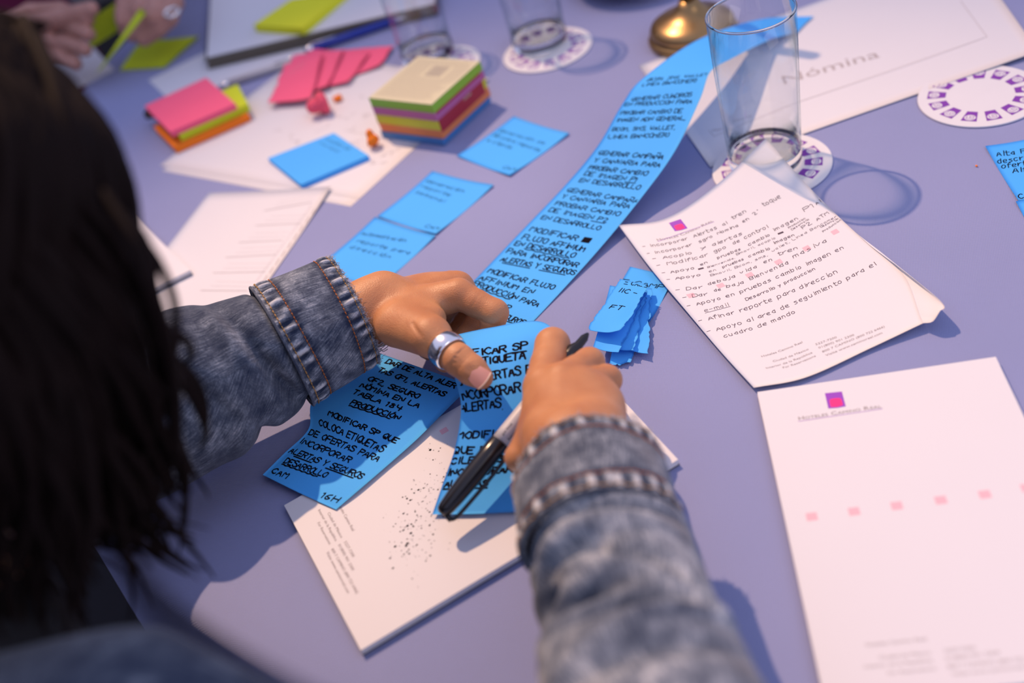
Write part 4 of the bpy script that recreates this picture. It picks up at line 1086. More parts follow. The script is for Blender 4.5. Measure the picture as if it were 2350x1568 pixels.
# torn blue strips in a pile
G3 = 'torn blue note scraps piled beside the handwritten sheet'
tp = [([(1446, 612), (1548, 636), (1490, 742), (1380, 726)], (1, 1, 1, 1), 'torn blue note scrap at the bottom of the pile', set(), [('E CAMP', (1425, 650), (1520, 664)), ('# A', (1458, 684), (1540, 696))]),
      ([(1425, 690), (1492, 700), (1448, 836), (1399, 841)], (3, 3, 2, 3), 'torn blue note scrap hanging lowest out of the pile', {'r', 'b'}, None),
      ([(1425, 660), (1500, 662), (1489, 814), (1440, 803)], (6, 6, 5, 5), 'torn blue note scrap at the right of the pile', {'r'}, [('BU', (1500, 668), (1520, 672))]),
      ([(1415, 660), (1492, 668), (1455, 806), (1400, 800)], (9, 9, 8, 8), 'torn blue note scrap third from the top of the pile', {'r'}, [('A', (1482, 700), (1495, 704))]),
      ([(1400, 655), (1487, 672), (1420, 811), (1362, 800)], (12, 12, 10, 11), 'torn blue note scrap second from the top of the pile', {'r'}, None),
      ([(1422, 640), (1490, 655), (1425, 765), (1343, 759)], (15, 15, 19, 18), 'curved torn blue note scrap on top of the pile', {'r', 'l'}, [('E CALIB', (1432, 652), (1486, 660)), ('IIC -', (1418, 670), (1462, 678)), ('FT', (1398, 708), (1425, 712))])]
for i, (q, h, lb, rg, ln) in enumerate(tp):
    pt, o = flat('torn_note', q, list(h), M_blue, lb, 'sticky note', thick=.25, curl={(3, 0): 1.5, (3, 3): 3 if i == 5 else 1, (2, 3): -1}, ragged=rg or {'b'}, rag_amp=.75 if rg else .15, seed=20 + i, group=G3)
    if ln: letters(lambda mb: [write(mb, pt, t, a, b, 4.6, .75) for t, a, b in ln], o, M_ink)

# lime notes of the person across
def soft_note(q, hs, m, label, curl=None):
    return flat('sticky_note', q, list(hs), m, label, 'sticky note', thick=.4, curl=curl or {(1, 1): 1, (2, 2): 1, (1, 2): 1, (2, 1): 1}, group='lime notes at the far side')
soft_note([(214, 40), (277, -2), (268, 73), (203, 114)], (70, 80, 38, 30), M_lime, 'lime sticky note held upright in the far fist')
soft_note([(322, 18), (335, 30), (240, 150), (222, 168)], (80, 78, 30, 28), M_lime, 'narrow edge-on lime sticky note between the far hands')
soft_note([(335, 95), (457, 83), (378, 155), (275, 162)], (6, 3, 1.2, 1.2), M_lime, 'lime sticky note lying on the cloth below the far hands', {(0, 0): 4, (1, 0): 5, (2, 0): 3})

# ---------- PEOPLE
# ------------------------------------------------------------------ people
def nrm(v): v = np.asarray(v, float); return v / np.linalg.norm(v)

def finger(s, pts, rs, k=2.0):
    """proximal, middle, distal bones: pts = mcp, pip, dip, tip; a slightly fuller joint at each knuckle"""
    p = [np.array(x, float) for x in pts]
    for i in range(len(p) - 1):
        mid = (p[i] + p[i + 1]) / 2
        s.cap(p[i], mid, rs[i], (rs[i] + rs[i + 1]) / 2 * .95, k); s.cap(mid, p[i + 1], (rs[i] + rs[i + 1]) / 2 * .95, rs[i + 1], k)

def creases(s, a, b, c, r, width=.5, depth=.9, n=1, gap=1.6):
    """fine grooves across a joint: arc around centre line a->b at point c on the side facing the lens"""
    t = nrm(np.array(b) - a); v = nrm(CO - np.array(c)); v = nrm(v - t * (v @ t)); e = np.cross(t, v)
    for j in range(n):
        o = np.array(c) + t * (j - (n - 1) / 2) * gap
        P = [o + (v * math.cos(x) + e * math.sin(x)) * r for x in np.linspace(-.95, .95, 7)]
        for p, q in zip(P[:-1], P[1:]): s.cap(p, q, width, width, .9, 'sub')

woman = empty('person', (-420, 60, -749), 'woman with dark hair in a denim jacket bending over the table, writing on blue notes', 'person')

# --- left hand (thumb on top of the strip, ring on the thumb)
HL = 62.0
W_ = A(852, 716, 61); TH0 = A(912, 748, 66)
MCPi, MCPm, MCPr, MCPp = A(1052, 676, 62), A(1052, 660, 48), A(1035, 655, 34), A(1010, 655, 22)
PIPi, DIPi, TIPi = A(1135, 718, 52), A(1128, 757, 40), A(1108, 790, 36)
PIPm, DIPm, TIPm = A(1110, 722, 33), A(1070, 775, 27), A(1021, 831, 33)
PIPr, DIPr, TIPr = A(1085, 720, 20), A(1040, 770, 14), A(985, 805, 18)
PIPp, DIPp, TIPp = A(1050, 705, 12), A(1005, 745, 9), A(960, 770, 12)
TMCP, TIP_, TT = A(988, 772, 71), A(1052, 826, 66), A(1104, 866, 58)
_al = np.array([W_, MCPi, MCPp, PIPi, TIPi, TIPm, TMCP, TT, TIPp, A(640, 800, 62)])
s = SDF(_al.min(0) - (20, 24, 24), _al.max(0) + (20, 26, 24), 1.0)
EL = A(640, 800, 65)
wx = nrm(W_ - EL); side = nrm(np.cross(wx, CO - W_))
s.cap(EL, W_, 21, 21.5, 6); 
s.cap(W_ + side * 5, W_ + wx * 12 + side * 4, 20, 19, 8); s.cap(W_ - side * 5, W_ + wx * 12 - side * 6, 19, 19, 8)
for m, r0, r1, off in ((MCPi, 14.5, 11.5, 7), (MCPm, 14, 11.5, 2), (MCPr, 13, 11, -4), (MCPp, 12.5, 10, -9)):
    s.cap(W_ + side * off * .6 + wx * 8 - (0, 0, 3 if m is MCPp else 0), m, r0, r1, 9)
s.ell((W_ + MCPi + MCPp) / 3 + (4, 0, -5), np.eye(3), (25, 19, 17), 12)       # palm body
s.cap(W_ + wx * 14 + (0, 0, -4), TMCP, 17, 12.5, 9)                           # thenar
s.cap(TH0, TMCP, 15, 12, 8); s.cap((TMCP + MCPi) / 2 * .5 + W_ * .5 + wx * 8, (TMCP * .45 + MCPi * .55) - wx * 9, 11, 8, 9)
finger(s, [MCPi, PIPi, DIPi, TIPi], [10.8, 9.6, 8.2, 7.0]); finger(s, [MCPm, PIPm, DIPm, TIPm], [10.6, 9.6, 8.4, 7.4])
finger(s, [MCPr, PIPr, DIPr, TIPr], [10.2, 9.0, 8.0, 7.0]); finger(s, [MCPp, PIPp, DIPp, TIPp], [9.0, 8.0, 7.0, 6.2])
s.cap(TMCP, TMCP * .45 + TIP_ * .55, 11.8, 9.6, 4); s.cap(TMCP * .45 + TIP_ * .55, TIP_, 9.6, 10.2, 3)
s.cap(TIP_, TIP_ * .4 + TT * .6, 10.0, 9.6, 3); s.cap(TIP_ * .4 + TT * .6, TT, 9.6, 7.8, 3)
tv = nrm(TT - TIP_); nv_ = nrm(CO - TT); nv_ = nrm(nv_ - tv * (nv_ @ tv)); ne = np.cross(tv, nv_)
NC_ = TT - tv * 1.5 + nv_ * 7.6 + ne * 0.5
s.ell(NC_ + nv_ * 4.2, np.array([tv, ne, nv_]), (8.2, 7.0, 2.6), 1.0, 'sub')   # bed of the nail
creases(s, TIP_, TT, TIP_ * .8 + TT * .2, 10.6, .45, n=4, gap=2.0)
creases(s, MCPi, PIPi, PIPi - nrm(PIPi - MCPi) * 13, 10.7, .45, n=1); creases(s, PIPi, DIPi, PIPi * .62 + DIPi * .38, 9.6, .6, n=1)
for t0, t1 in (((905, 745), (955, 795)), ((925, 740), (968, 798)), ((945, 742), (978, 795))):       # soft folds over the thenar
    s.cap(A(*t0, 84), A(*t1, 80), .8, .8, 2.5, 'sub')
Vl, Fl = s.mesh()

# --- right hand closed round the marker
W2 = A(1322, 1010, 66); E2 = A(1385, 1270, 74)
m_i, m_m, m_r, m_p = A(1243, 880, 66), A(1290, 868, 70), A(1335, 882, 66), A(1372, 912, 57)
p_i, p_m, p_r, p_p = A(1268, 792, 58), A(1352, 833, 58), A(1392, 872, 52), A(1388, 925, 44)
_al = np.array([W2, E2, m_i, m_p, p_i, p_m, p_r, p_p, A(1252, 805, 36), A(1242, 850, 27), A(1345, 850, 34), A(1380, 895, 30), A(1385, 950, 24), A(1325, 985, 18), A(1262, 845, 26), A(1192, 1050, 52)])
s = SDF(_al.min(0) - (24, 24, 20), _al.max(0) + (22, 20, 24), 1.0)
wx2 = nrm(W2 - E2); sd2 = nrm(np.cross(wx2, CO - W2))   # towards the little finger
if (A(1430, 1000, 60) - W2) @ sd2 < 0: sd2 = -sd2
s.cap(E2 - (0, 0, 3), W2 - wx2 * 6, 20, 22, 8)
s.cap(W2 - sd2 * 8, W2 + wx2 * 10 - sd2 * 12, 20, 18, 9); s.cap(W2 + sd2 * 8, W2 + wx2 * 8 + sd2 * 12, 19, 17, 9)
for m, o_, r0, r1 in ((m_i, -13, 15, 12.5), (m_m, -3, 15, 12.5), (m_r, 7, 14, 12), (m_p, 15, 13, 11)):
    s.cap(W2 + sd2 * o_ + (0, 0, -4), m - (0, 0, 5), r0, r1, 9)
    s.cap(W2 + sd2 * o_ * .6 + wx2 * 8 + (0, 0, 9), m + (0, 0, 3.5), 4, 3.2, 8)      # tendon
s.ell((W2 + m_i + m_p) / 3 - (0, 0, 6), np.eye(3), (30, 26, 18), 10)
finger(s, [m_i - (0, 0, 3), p_i, A(1252, 805, 36), A(1242, 850, 27)], [12, 11.2, 9, 7.6])
finger(s, [m_m - (0, 0, 3), p_m, A(1345, 850, 34), A(1290, 900, 25)], [11.8, 9.6, 8.8, 7.6])
finger(s, [m_r - (0, 0, 3), p_r, A(1380, 895, 30), A(1320, 940, 21)], [11.2, 9.4, 8.4, 7.2])
finger(s, [m_p - (0, 0, 3), p_p, A(1385, 950, 24), A(1325, 985, 18)], [10, 8.6, 7.4, 6.4])
s.cap(W2 - sd2 * 12 - (0, 0, 8), A(1240, 950, 38), 15, 12, 9); finger(s, [A(1240, 950, 38), A(1245, 890, 30), A(1262, 845, 26)], [11.5, 9.8, 8])
s.cap(A(1192, 1050, 52), A(1232, 1000, 54), 9, 11, 8)
Vr, Fr = s.mesh()

# --- head, neck, torso and upper arms (coarser field, same body object)
HC = np.array([-222.0, 396, 308.0]); FD = nrm((.57, .46, -.68)); HU = nrm(np.array([.25, .30, .92]) - FD * (np.array([.25, .30, .92]) @ FD)); HS = np.cross(FD, HU)
s = SDF((-640, -80, -260), (60, 760, 430), 4.0)
ax = np.array([FD, HS, HU])
s.ell(HC + HU * 12 - FD * 4, ax, (92, 70, 80), 8); s.ell(HC - HU * 42 + FD * 34, ax, (50, 48, 56), 22)     # cranium, jaw
s.cap(HC + FD * 84 + HU * 12, HC + FD * 95 - HU * 16, 5, 9, 9)                                            # nose
for e in (-1, 1):
    s.ell(HC + HS * 72 * e - HU * 8 - FD * 2, ax, (16, 7, 27), 3)                                          # ears
    s.ell(HC + FD * 87 + HS * 27 * e + HU * 4, ax, (8, 14, 8), 5, 'sub')                                  # eye sockets
    s.cap(HC + FD * 80 + HS * 15 * e + HU * 7, HC + FD * 75 + HS * 38 * e + HU * 6, 5.5, 5, 3)             # lowered upper lid
    s.cap(HC + FD * 82 + HS * 14 * e + HU * 17, HC + FD * 76 + HS * 42 * e + HU * 18, 4, 3, 5)             # brow
s.cap(HC + FD * 84 - HU * 48 - HS * 16, HC + FD * 84 - HU * 48 + HS * 16, 5.5, 5.5, 5)                      # lips
s.cap(HC + FD * 89 - HU * 47.5 - HS * 17, HC + FD * 89 - HU * 47.5 + HS * 17, 1.6, 1.6, 1, 'sub')
NB = np.array([-292.0, 330, 165]); SR = np.array([-188.0, 226, 150.0]); SL = np.array([-405.0, 500, 150.0])
s.cap(HC - HU * 50 - FD * 26, NB, 48, 54, 20)
CH = np.array([-372.0, 240, 20.0]); HIP = np.array([-440.0, 120, -210.0])
NBB = np.array([-305.0, 280, 90]); s.cap(NB, NBB, 50, 56, 20); s.cap(NBB - (10, 10, 10), CH, 60, 108, 60); s.cap(CH, HIP, 116, 122, 60)
s.cap(NBB, SR - (0, 0, 8), 46, 46, 40); s.cap(NBB, SL - (0, 0, 8), 46, 46, 40)
EBR = np.array([-6.0, 150, 118.0]); EBL = A(120, 1080, 74)
s.cap(SR, EBR, 44, 30, 20); s.cap(EBR, E2 - (0, 0, 4), 26, 19, 10); s.cap(SL, EBL, 44, 30, 20); s.cap(EBL, EL, 28, 20, 10)
Vb, Fb = s.mesh()
mb = MB(); mb.add(Vb, Fb.tolist()); mb.add(Vl, Fl.tolist()); mb.add(Vr, Fr.tolist())
body = mb.build('body', M_skin, woman)
M_eye = mat('eye_white', (.75, .72, .7), .2); M_iris = mat('dark_iris', (.03, .015, .01), .1)
for e in (-1, 1):
    v, f = lathe([(11.5 * math.sin(t), -11.5 * math.cos(t)) for t in np.linspace(0, math.pi, 14)], HC + FD * 69.5 + HS * 27 * e + HU * 2, 20, FD); o = obj('eyeball', v, f, M_eye, body)
    v, f = lathe([(0, 0), (5, 0), (4.6, .9), (0, 1.3)], HC + FD * 80.2 + HS * 27 * e - HU * .5, 16, FD); obj('iris', v, f, M_iris, body)

# nail of the left thumb
def nail(c, t, n, e, L, Wd, par):
    V = []; F = []; nu, nv = 8, 8
    for i in range(nv + 1):
        y = i / nv
        for j in range(nu + 1):
            x = j / nu * 2 - 1
            w_ = Wd / 2 * (1 - .42 * (1 - y) ** 2.2); tip = (1 - x * x) * 1.5 if y > .99 else 0; back = -(1 - x * x) * 2.2 if i == 0 else (-(1 - x * x) * 2.2 * (1 - y) ** 3)
            V.append(c + t * ((y - .5) * L + tip * y + back) + e * x * w_ + n * (-1.7 * x * x - .8 * (y - .5) ** 2 * 2))
    for i in range(nv):
        for j in range(nu):
            a = i * (nu + 1) + j; F.append((a, a + 1, a + nu + 2, a + nu + 1))
    V = np.array(V); M_ = len(V); F2 = [tuple(q + M_ for q in f[::-1]) for f in F]
    obj('thumbnail', np.concatenate([V, V - n * .5]), F + F2, M_nail, par, label='pink thumbnail')
    p = [c + t * (.5 * L + (1 - x * x) * 1.5 + .2) + e * x * Wd / 2 + n * (-1.7 * x * x - .5) for x in np.linspace(-1, 1, 9)]
    v, f = tube(p, .55, 6); obj('nail_edge', v, f, M_nailedge, par)
nail(NC_ + nv_ * 1.7, tv, nv_, ne, 13.5, 13.2, body)

# silver ring
rc = TMCP * .30 + TIP_ * .70 - nrm(TIP_ - TMCP) * 3; rt = nrm(TIP_ - TMCP)
v, f = lathe([(10.4, -5.6), (11.5, -5.7), (12.2, -4), (12.6, 0), (12.2, 4), (11.5, 5.7), (10.4, 5.6)], rc, 64, rt)
f = f[:-2]; n_ = 64
f += [(j, 6 * n_ + j, 6 * n_ + (j + 1) % n_, (j + 1) % n_) for j in range(n_)]
ringo = obj('ring', v, f, M_silver, woman, label='broad polished silver thumb ring')

# --- denim sleeves
def sleeve(centres, radii, ns, nt, disp, name, parent, wear=None, aspect=None, along0=0.0, inner=True, thick=1.6, edge=None):
    """tube whose zero angle faces the lens; disp(s, th, L) -> outward mm, s in mm along"""
    Cc = bez(centres, ns); R = cr_basis(len(radii), np.linspace(0, 1, ns)) @ np.array(radii, float)
    sl = np.r_[0, np.cumsum(np.linalg.norm(np.diff(Cc, axis=0), axis=1))]
    T = np.gradient(Cc, axis=0); T /= np.linalg.norm(T, axis=1)[:, None]
    th = np.linspace(0, 2 * np.pi, nt, endpoint=False)
    V = np.zeros((ns, nt, 3)); Wv = np.zeros((ns, nt, 3))
    for i in range(ns):
        n = nrm(CO - Cc[i]); n = nrm(n - T[i] * (n @ T[i])); e = np.cross(T[i], n)
        d = disp(sl[i] + along0, th, sl[-1])
        sh = edge(th) * T[i] if (edge is not None and False) else 0
        r = R[i] + d
        V[i] = Cc[i] + np.cos(th)[:, None] * n * r[:, None] * (aspect or 1.0) + np.sin(th)[:, None] * e * r[:, None]
        if edge is not None and i == 0: V[i] += edge(th)[:, None] * T[i]
        Wv[i, :, 0] = sl[i] + along0; Wv[i, :, 1] = th * R[i]; Wv[i, :, 2] = wear(sl[i] + along0, th) if wear else 0
    m = ns * nt; Vi = V.reshape(-1, 3); F = []
    for i in range(ns - 1):
        for j in range(nt):
            k = (j + 1) % nt; F.append((i * nt + j, i * nt + k, (i + 1) * nt + k, (i + 1) * nt + j))
    W_all = Wv.reshape(-1, 3)
    if inner:
        Ci = np.repeat(Cc, nt, 0); Vin = Ci + (Vi - Ci) * (1 - thick / np.linalg.norm(Vi - Ci, axis=1)[:, None])
        F += [tuple(q + m for q in f[::-1]) for f in F]
        for j in range(nt):
            k = (j + 1) % nt; F.append((j, m + j, m + k, k)); a = (ns - 1) * nt; F.append((a + k, a + m + k, a + m + j, a + j))
        Vi = np.concatenate([Vi, Vin]); W_all = np.concatenate([W_all, W_all])
    o = obj(name, Vi, F, M_denim, parent)
    at = o.data.attributes.new('weave', 'FLOAT_VECTOR', 'POINT'); at.data.foreach_set('vector', W_all.astype(np.float32).ravel())
    return o, V, Cc, sl

def gauss(x, c, w): return np.exp(-((x - c) / w) ** 2)
def wrap(a): return (a + np.pi) % (2 * np.pi) - np.pi
def puck(sl, th, bands, seed, amp=1.0, n=34):
    g = np.random.default_rng(seed); ph = g.uniform(0, 6, 4); y = 0
    for c, w_ in bands:
        rip = .6 * np.sin(th * n + 2.2 * np.sin(3 * th + ph[0]) + ph[1] + .15 * (sl - c)) + .4 * np.sin(th * (n * 1.6) + 1.5 * np.sin(5 * th) + ph[2])
        y = y + amp * rip * gauss(sl, c, w_)
    return y
def stitches(parent, V, sl, s_at, m, name, dash=3.0, r=.42, seed=0, off=.35):
    """dashed thread round the cuff at distance s_at from its edge"""
    i = int(np.argmin(np.abs(sl - s_at))); ringp = V[i]; c = ringp.mean(0); n = len(ringp)
    P = ringp + (ringp - c) / np.linalg.norm(ringp - c, axis=1)[:, None] * off
    L = np.r_[0, np.cumsum(np.linalg.norm(np.diff(np.r_[P, P[:1]], axis=0), axis=1))]; mb = MB(); Pc = np.r_[P, P[:1]]; x = 0
    def at(t): t = t % L[-1]; return np.array([np.interp(t, L, Pc[:, k]) for k in range(3)])
    while x < L[-1] - 1:
        a, b = at(x + .3), at(x + dash - .3); mid = at(x + dash / 2); o_ = (mid - c) / np.linalg.norm(mid - c)
        v, f = tube([a - o_ * .15, mid + o_ * .25, b - o_ * .15], [r * .7, r, r * .7], 5); mb.add(v, f); x += dash
    mb.build(name, m, parent, kind='stuff')

def cuff(centres, radii, name_parent, seed, length, aspect=1.0, n=30):
    jac = name_parent; g = np.random.default_rng(seed)
    hb = ((6.0, 5.5), (length - 7.5, 6.0))
    def disp(s_, th, L):
        y = puck(s_, th, hb, seed, n=n) * 1.5
        y = y + .8 * gauss(s_, length - 13.5, 1.2) * -1 - .7 * gauss(s_, 11.5, 1.2)            # seam valleys
        y = y - .6 * gauss(s_, 2.2, .8) - .6 * gauss(s_, length - 2.8, .8)
        y = y + 1.2 * np.sin(2 * th + seed) + .9 * np.sin(3 * th + s_ * .05 + seed) + .7 * np.sin(5 * th + .12 * s_)
        return y
    def wear(s_, th): return np.clip(.14 + .70 * puck(s_, th, hb, seed, n=n) + .12 * (gauss(s_, 0, 2) + gauss(s_, length, 2.2)) - .35 * gauss(s_, 13, 2) - .3 * gauss(s_, length - 15, 2), -.6, .8)
    jag = g.normal(0, .35, 360)
    o, V, Cc, sl = sleeve(centres, radii, int(length * 1.7), 360, disp, 'cuff', jac, wear, aspect, edge=lambda th: np.interp(th, np.linspace(0, 2 * np.pi, 360), jag), thick=3.0)
    stitches(o, V, sl, 2.4, M_thread2, 'stitching', 2.6, .4); stitches(o, V, sl, 11.8, M_thread, 'stitching', 2.9, .45)
    stitches(o, V, sl, length - 13.5, M_thread, 'stitching', 2.9, .45); stitches(o, V, sl, length - 3.5, M_thread2, 'stitching', 3.2, .5)
    mb = MB()                                              # frayed threads round the mouth
    T0 = nrm(Cc[0] - Cc[3])
    for j in range(520):
        a = g.integers(0, 360); p = V[0][a] + g.normal(0, .35, 3); d = nrm(T0 * g.uniform(.2, 1) + g.normal(0, .7, 3)); L = abs(g.normal(0, 1.3)) + .7
        v, f = tube([p, p + d * L * .5 + g.normal(0, .2, 3), p + d * L + g.normal(0, .4, 3)], [.2, .17, .1], 4); mb.add(v, f)
    for j in range(5):                                     # a few long curls
        a = 312 + j * 2; p = V[0][a % 360]; q = [p + T0 * k * 1.2 + np.array([math.sin(k * 1.3 + j) * 1.5, math.cos(k + j) * 1.2, math.sin(k + j) * 1.0]) * min(k, 3) / 3 for k in range(6)]
        v, f = tube(bez(q, 16), .3, 5); mb.add(v, f)
    mb.build('frayed_threads', M_fray, o, kind='stuff')
    # folded seam ridge where the cuff is sewn to the sleeve
    i = len(V) - 1; P = V[i]; c = P.mean(0); P = P + (P - c) / np.linalg.norm(P - c, axis=1)[:, None] * -.2
    v, f = tube(np.r_[P[::3], P[:1]], 1.0, 6, cap=False); mb = MB(); mb.add(v, f); sr = mb.build('seam', M_denim, o)
    at = sr.data.attributes.new('weave', 'FLOAT_VECTOR', 'POINT')
    return o, V

# jacket body: a shell over torso, shoulders and upper arms
s = SDF((-680, -120, -260), (80, 760, 330), 5.0)
NBJ = np.array([-310.0, 280, 118]); s.cap(NBJ - (10, 10, 10), CH, 70, 124, 60); s.cap(CH, HIP - (0, 0, -40), 130, 134, 60)
s.cap(NBJ, SR, 58, 58, 40); s.cap(NBJ, SL, 58, 60, 40)
s.cap(SR, EBR - (0, 8, 12), 54, 42, 24); s.cap(SL, EBL, 58, 52, 24)
Vj, Fj = s.mesh()
g = np.random.default_rng(3); cj = Vj.copy()
for k in range(26):
    d = nrm(g.normal(0, 1, 3)); fr = g.uniform(.03, .09); Vj += (1.5 * np.sin(cj @ d * fr + g.uniform(0, 6)))[:, None] * nrm(g.normal(0, 1, 3))
jacket = obj('jacket', Vj, Fj.tolist(), M_denim, woman, label='faded blue denim jacket')
at = jacket.data.attributes.new('weave', 'FLOAT_VECTOR', 'POINT'); q = np.c_[cj[:, 0] + cj[:, 1], cj[:, 2] + cj[:, 0] * .5, np.full(len(cj), -.12)]; at.data.foreach_set('vector', q.astype(np.float32).ravel())
# stand-up collar
col = []
for k in range(41):
    a = -2.5 + 5.0 * k / 40; base = NBJ + (-2, -2, 34) + 66 * (math.cos(a) * nrm((-.75, -.66, 0)) + math.sin(a) * nrm((.66, -.75, 0)))
    col.append([base + (0, 0, -16), base + nrm(base - NBJ) * 6 + (0, 0, 22), base + nrm(base - NBJ) * 17 + (0, 0, 6), base + nrm(base - NBJ) * 22 + (0, 0, -18)])
cp = Patch(col, world=True); v, f = sheet_mesh(cp, 2.2, 16, 60); co = obj('collar', v, f, M_denim, jacket); co.data.attributes.new('weave', 'FLOAT_VECTOR', 'POINT')
# dark knit top under the jacket, seen between the jacket fronts
s = SDF((-640, -80, -260), (20, 700, 300), 5.0)
s.cap(NB + (-16, -14, 26), NB - (8, 9, 6), 58, 60, 10); s.cap(NB - (8, 9, 6), NBJ, 60, 64, 20); s.cap(NB - (0, 16, 16), NBJ * .45 + SR * .55, 62, 54, 30); s.cap(NBJ - (10, 10, 10), CH, 66, 118, 60); s.cap(CH, HIP, 123, 130, 60)
V, F = s.mesh(); obj('top', V, F.tolist(), M_top, woman, label='black top under the jacket')

# left sleeve
CUL = 50.0
cl0, cl1 = A(812, 716, 61), A(646, 795, 65)
ov, VL = cuff([cl0, (cl0 + cl1) / 2 + (0, 0, 1), cl1], [41, 44, 46], jacket, 3, np.linalg.norm(cl1 - cl0), .76, 27)
def foldsL(s_, th, L):
    y = 0
    def fold(s0, t0, ds, dt, amp, slope=0.0):       # a ridge (amp > 0) or a groove running round the arm
        return amp * gauss(s_ - slope * wrap(th - t0), s0, ds) * gauss(wrap(th - t0), 0, dt)
    y = y - 4.5 * gauss(s_, 1, 4)
    y = y + fold(18, -.25, 6, 1.0, -14, 9) + fold(30, .5, 9, .8, 6, 14) + fold(58, .9, 15, .7, 8) + fold(52, -.9, 10, .7, 5, -12) + fold(70, .2, 7, .7, -7, 22) + fold(92, .4, 12, 1.0, 6, 12)
    y = y + fold(38, -1.6, 6, .5, -8, 8) + fold(112, .3, 8, .9, -8, 18) + fold(132, 0, 12, 1.2, 6, -20) + .8 * np.sin(3 * th + s_ * .04)
    return y
wf = lambda s_, th: .02 + .10 * np.sin(th * 3 + s_ * .03) + .12 * gauss(wrap(th + .9), 0, .5)
d_ = cl1 - nrm(cl0 - cl1) * -3
sleeve([cl1 + nrm(cl0 - cl1) * 2, A(540, 850, 66), A(410, 915, 68), A(270, 985, 70), EBL], [43, 49, 54, 54, 42], 170, 260, foldsL, 'sleeve', jacket, wf, .78)
# right sleeve
cr0, cr1 = A(1352, 1086, 66), A(1385, 1250, 78)
orr, VR = cuff([cr0, (cr0 + cr1) / 2 + (0, 0, 1), cr1], [43, 43, 42], jacket, 8, np.linalg.norm(cr1 - cr0), .82, 22)
def foldsR(s_, th, L):
    def fold(s0, t0, ds, dt, amp, slope=0.0): return amp * gauss(s_ - slope * wrap(th - t0), s0, ds) * gauss(wrap(th - t0), 0, dt)
    y = -3.0 * gauss(s_, 1, 4)
    y = y + fold(14, 1.15, 8, .42, -18, 4) + fold(10, .1, 5, .85, -13, -6) + fold(22, .4, 7, 1.1, 5, -5)
    y = y + fold(46, 1.2, 11, .42, -19, 0) + fold(34, .45, 5, .5, -13, -4) + fold(57, -.45, 6.0, .55, -17, -33) + fold(67, -.2, 7, .8, 6, -30) + fold(68, .4, 5, .5, -12, -6)
    y = y + fold(84, .1, 4.5, .8, -9, -8) + fold(98, -.2, 8, 1.2, 6, 8) + fold(118, 0, 6, 1.0, -8) + .8 * np.sin(3 * th + s_ * .05)
    return y
sleeve([cr1 + nrm(cr0 - cr1) * 2, A(1430, 1395, 86), A(1475, 1560, 98), (A(1475, 1560, 98) + EBR) / 2 + (6, 0, 4), EBR], [42, 42, 43, 44, 34], 170, 260, foldsR, 'sleeve', jacket, lambda s_, th: .26 + .10 * np.sin(2 * th + s_ * .05), .84)

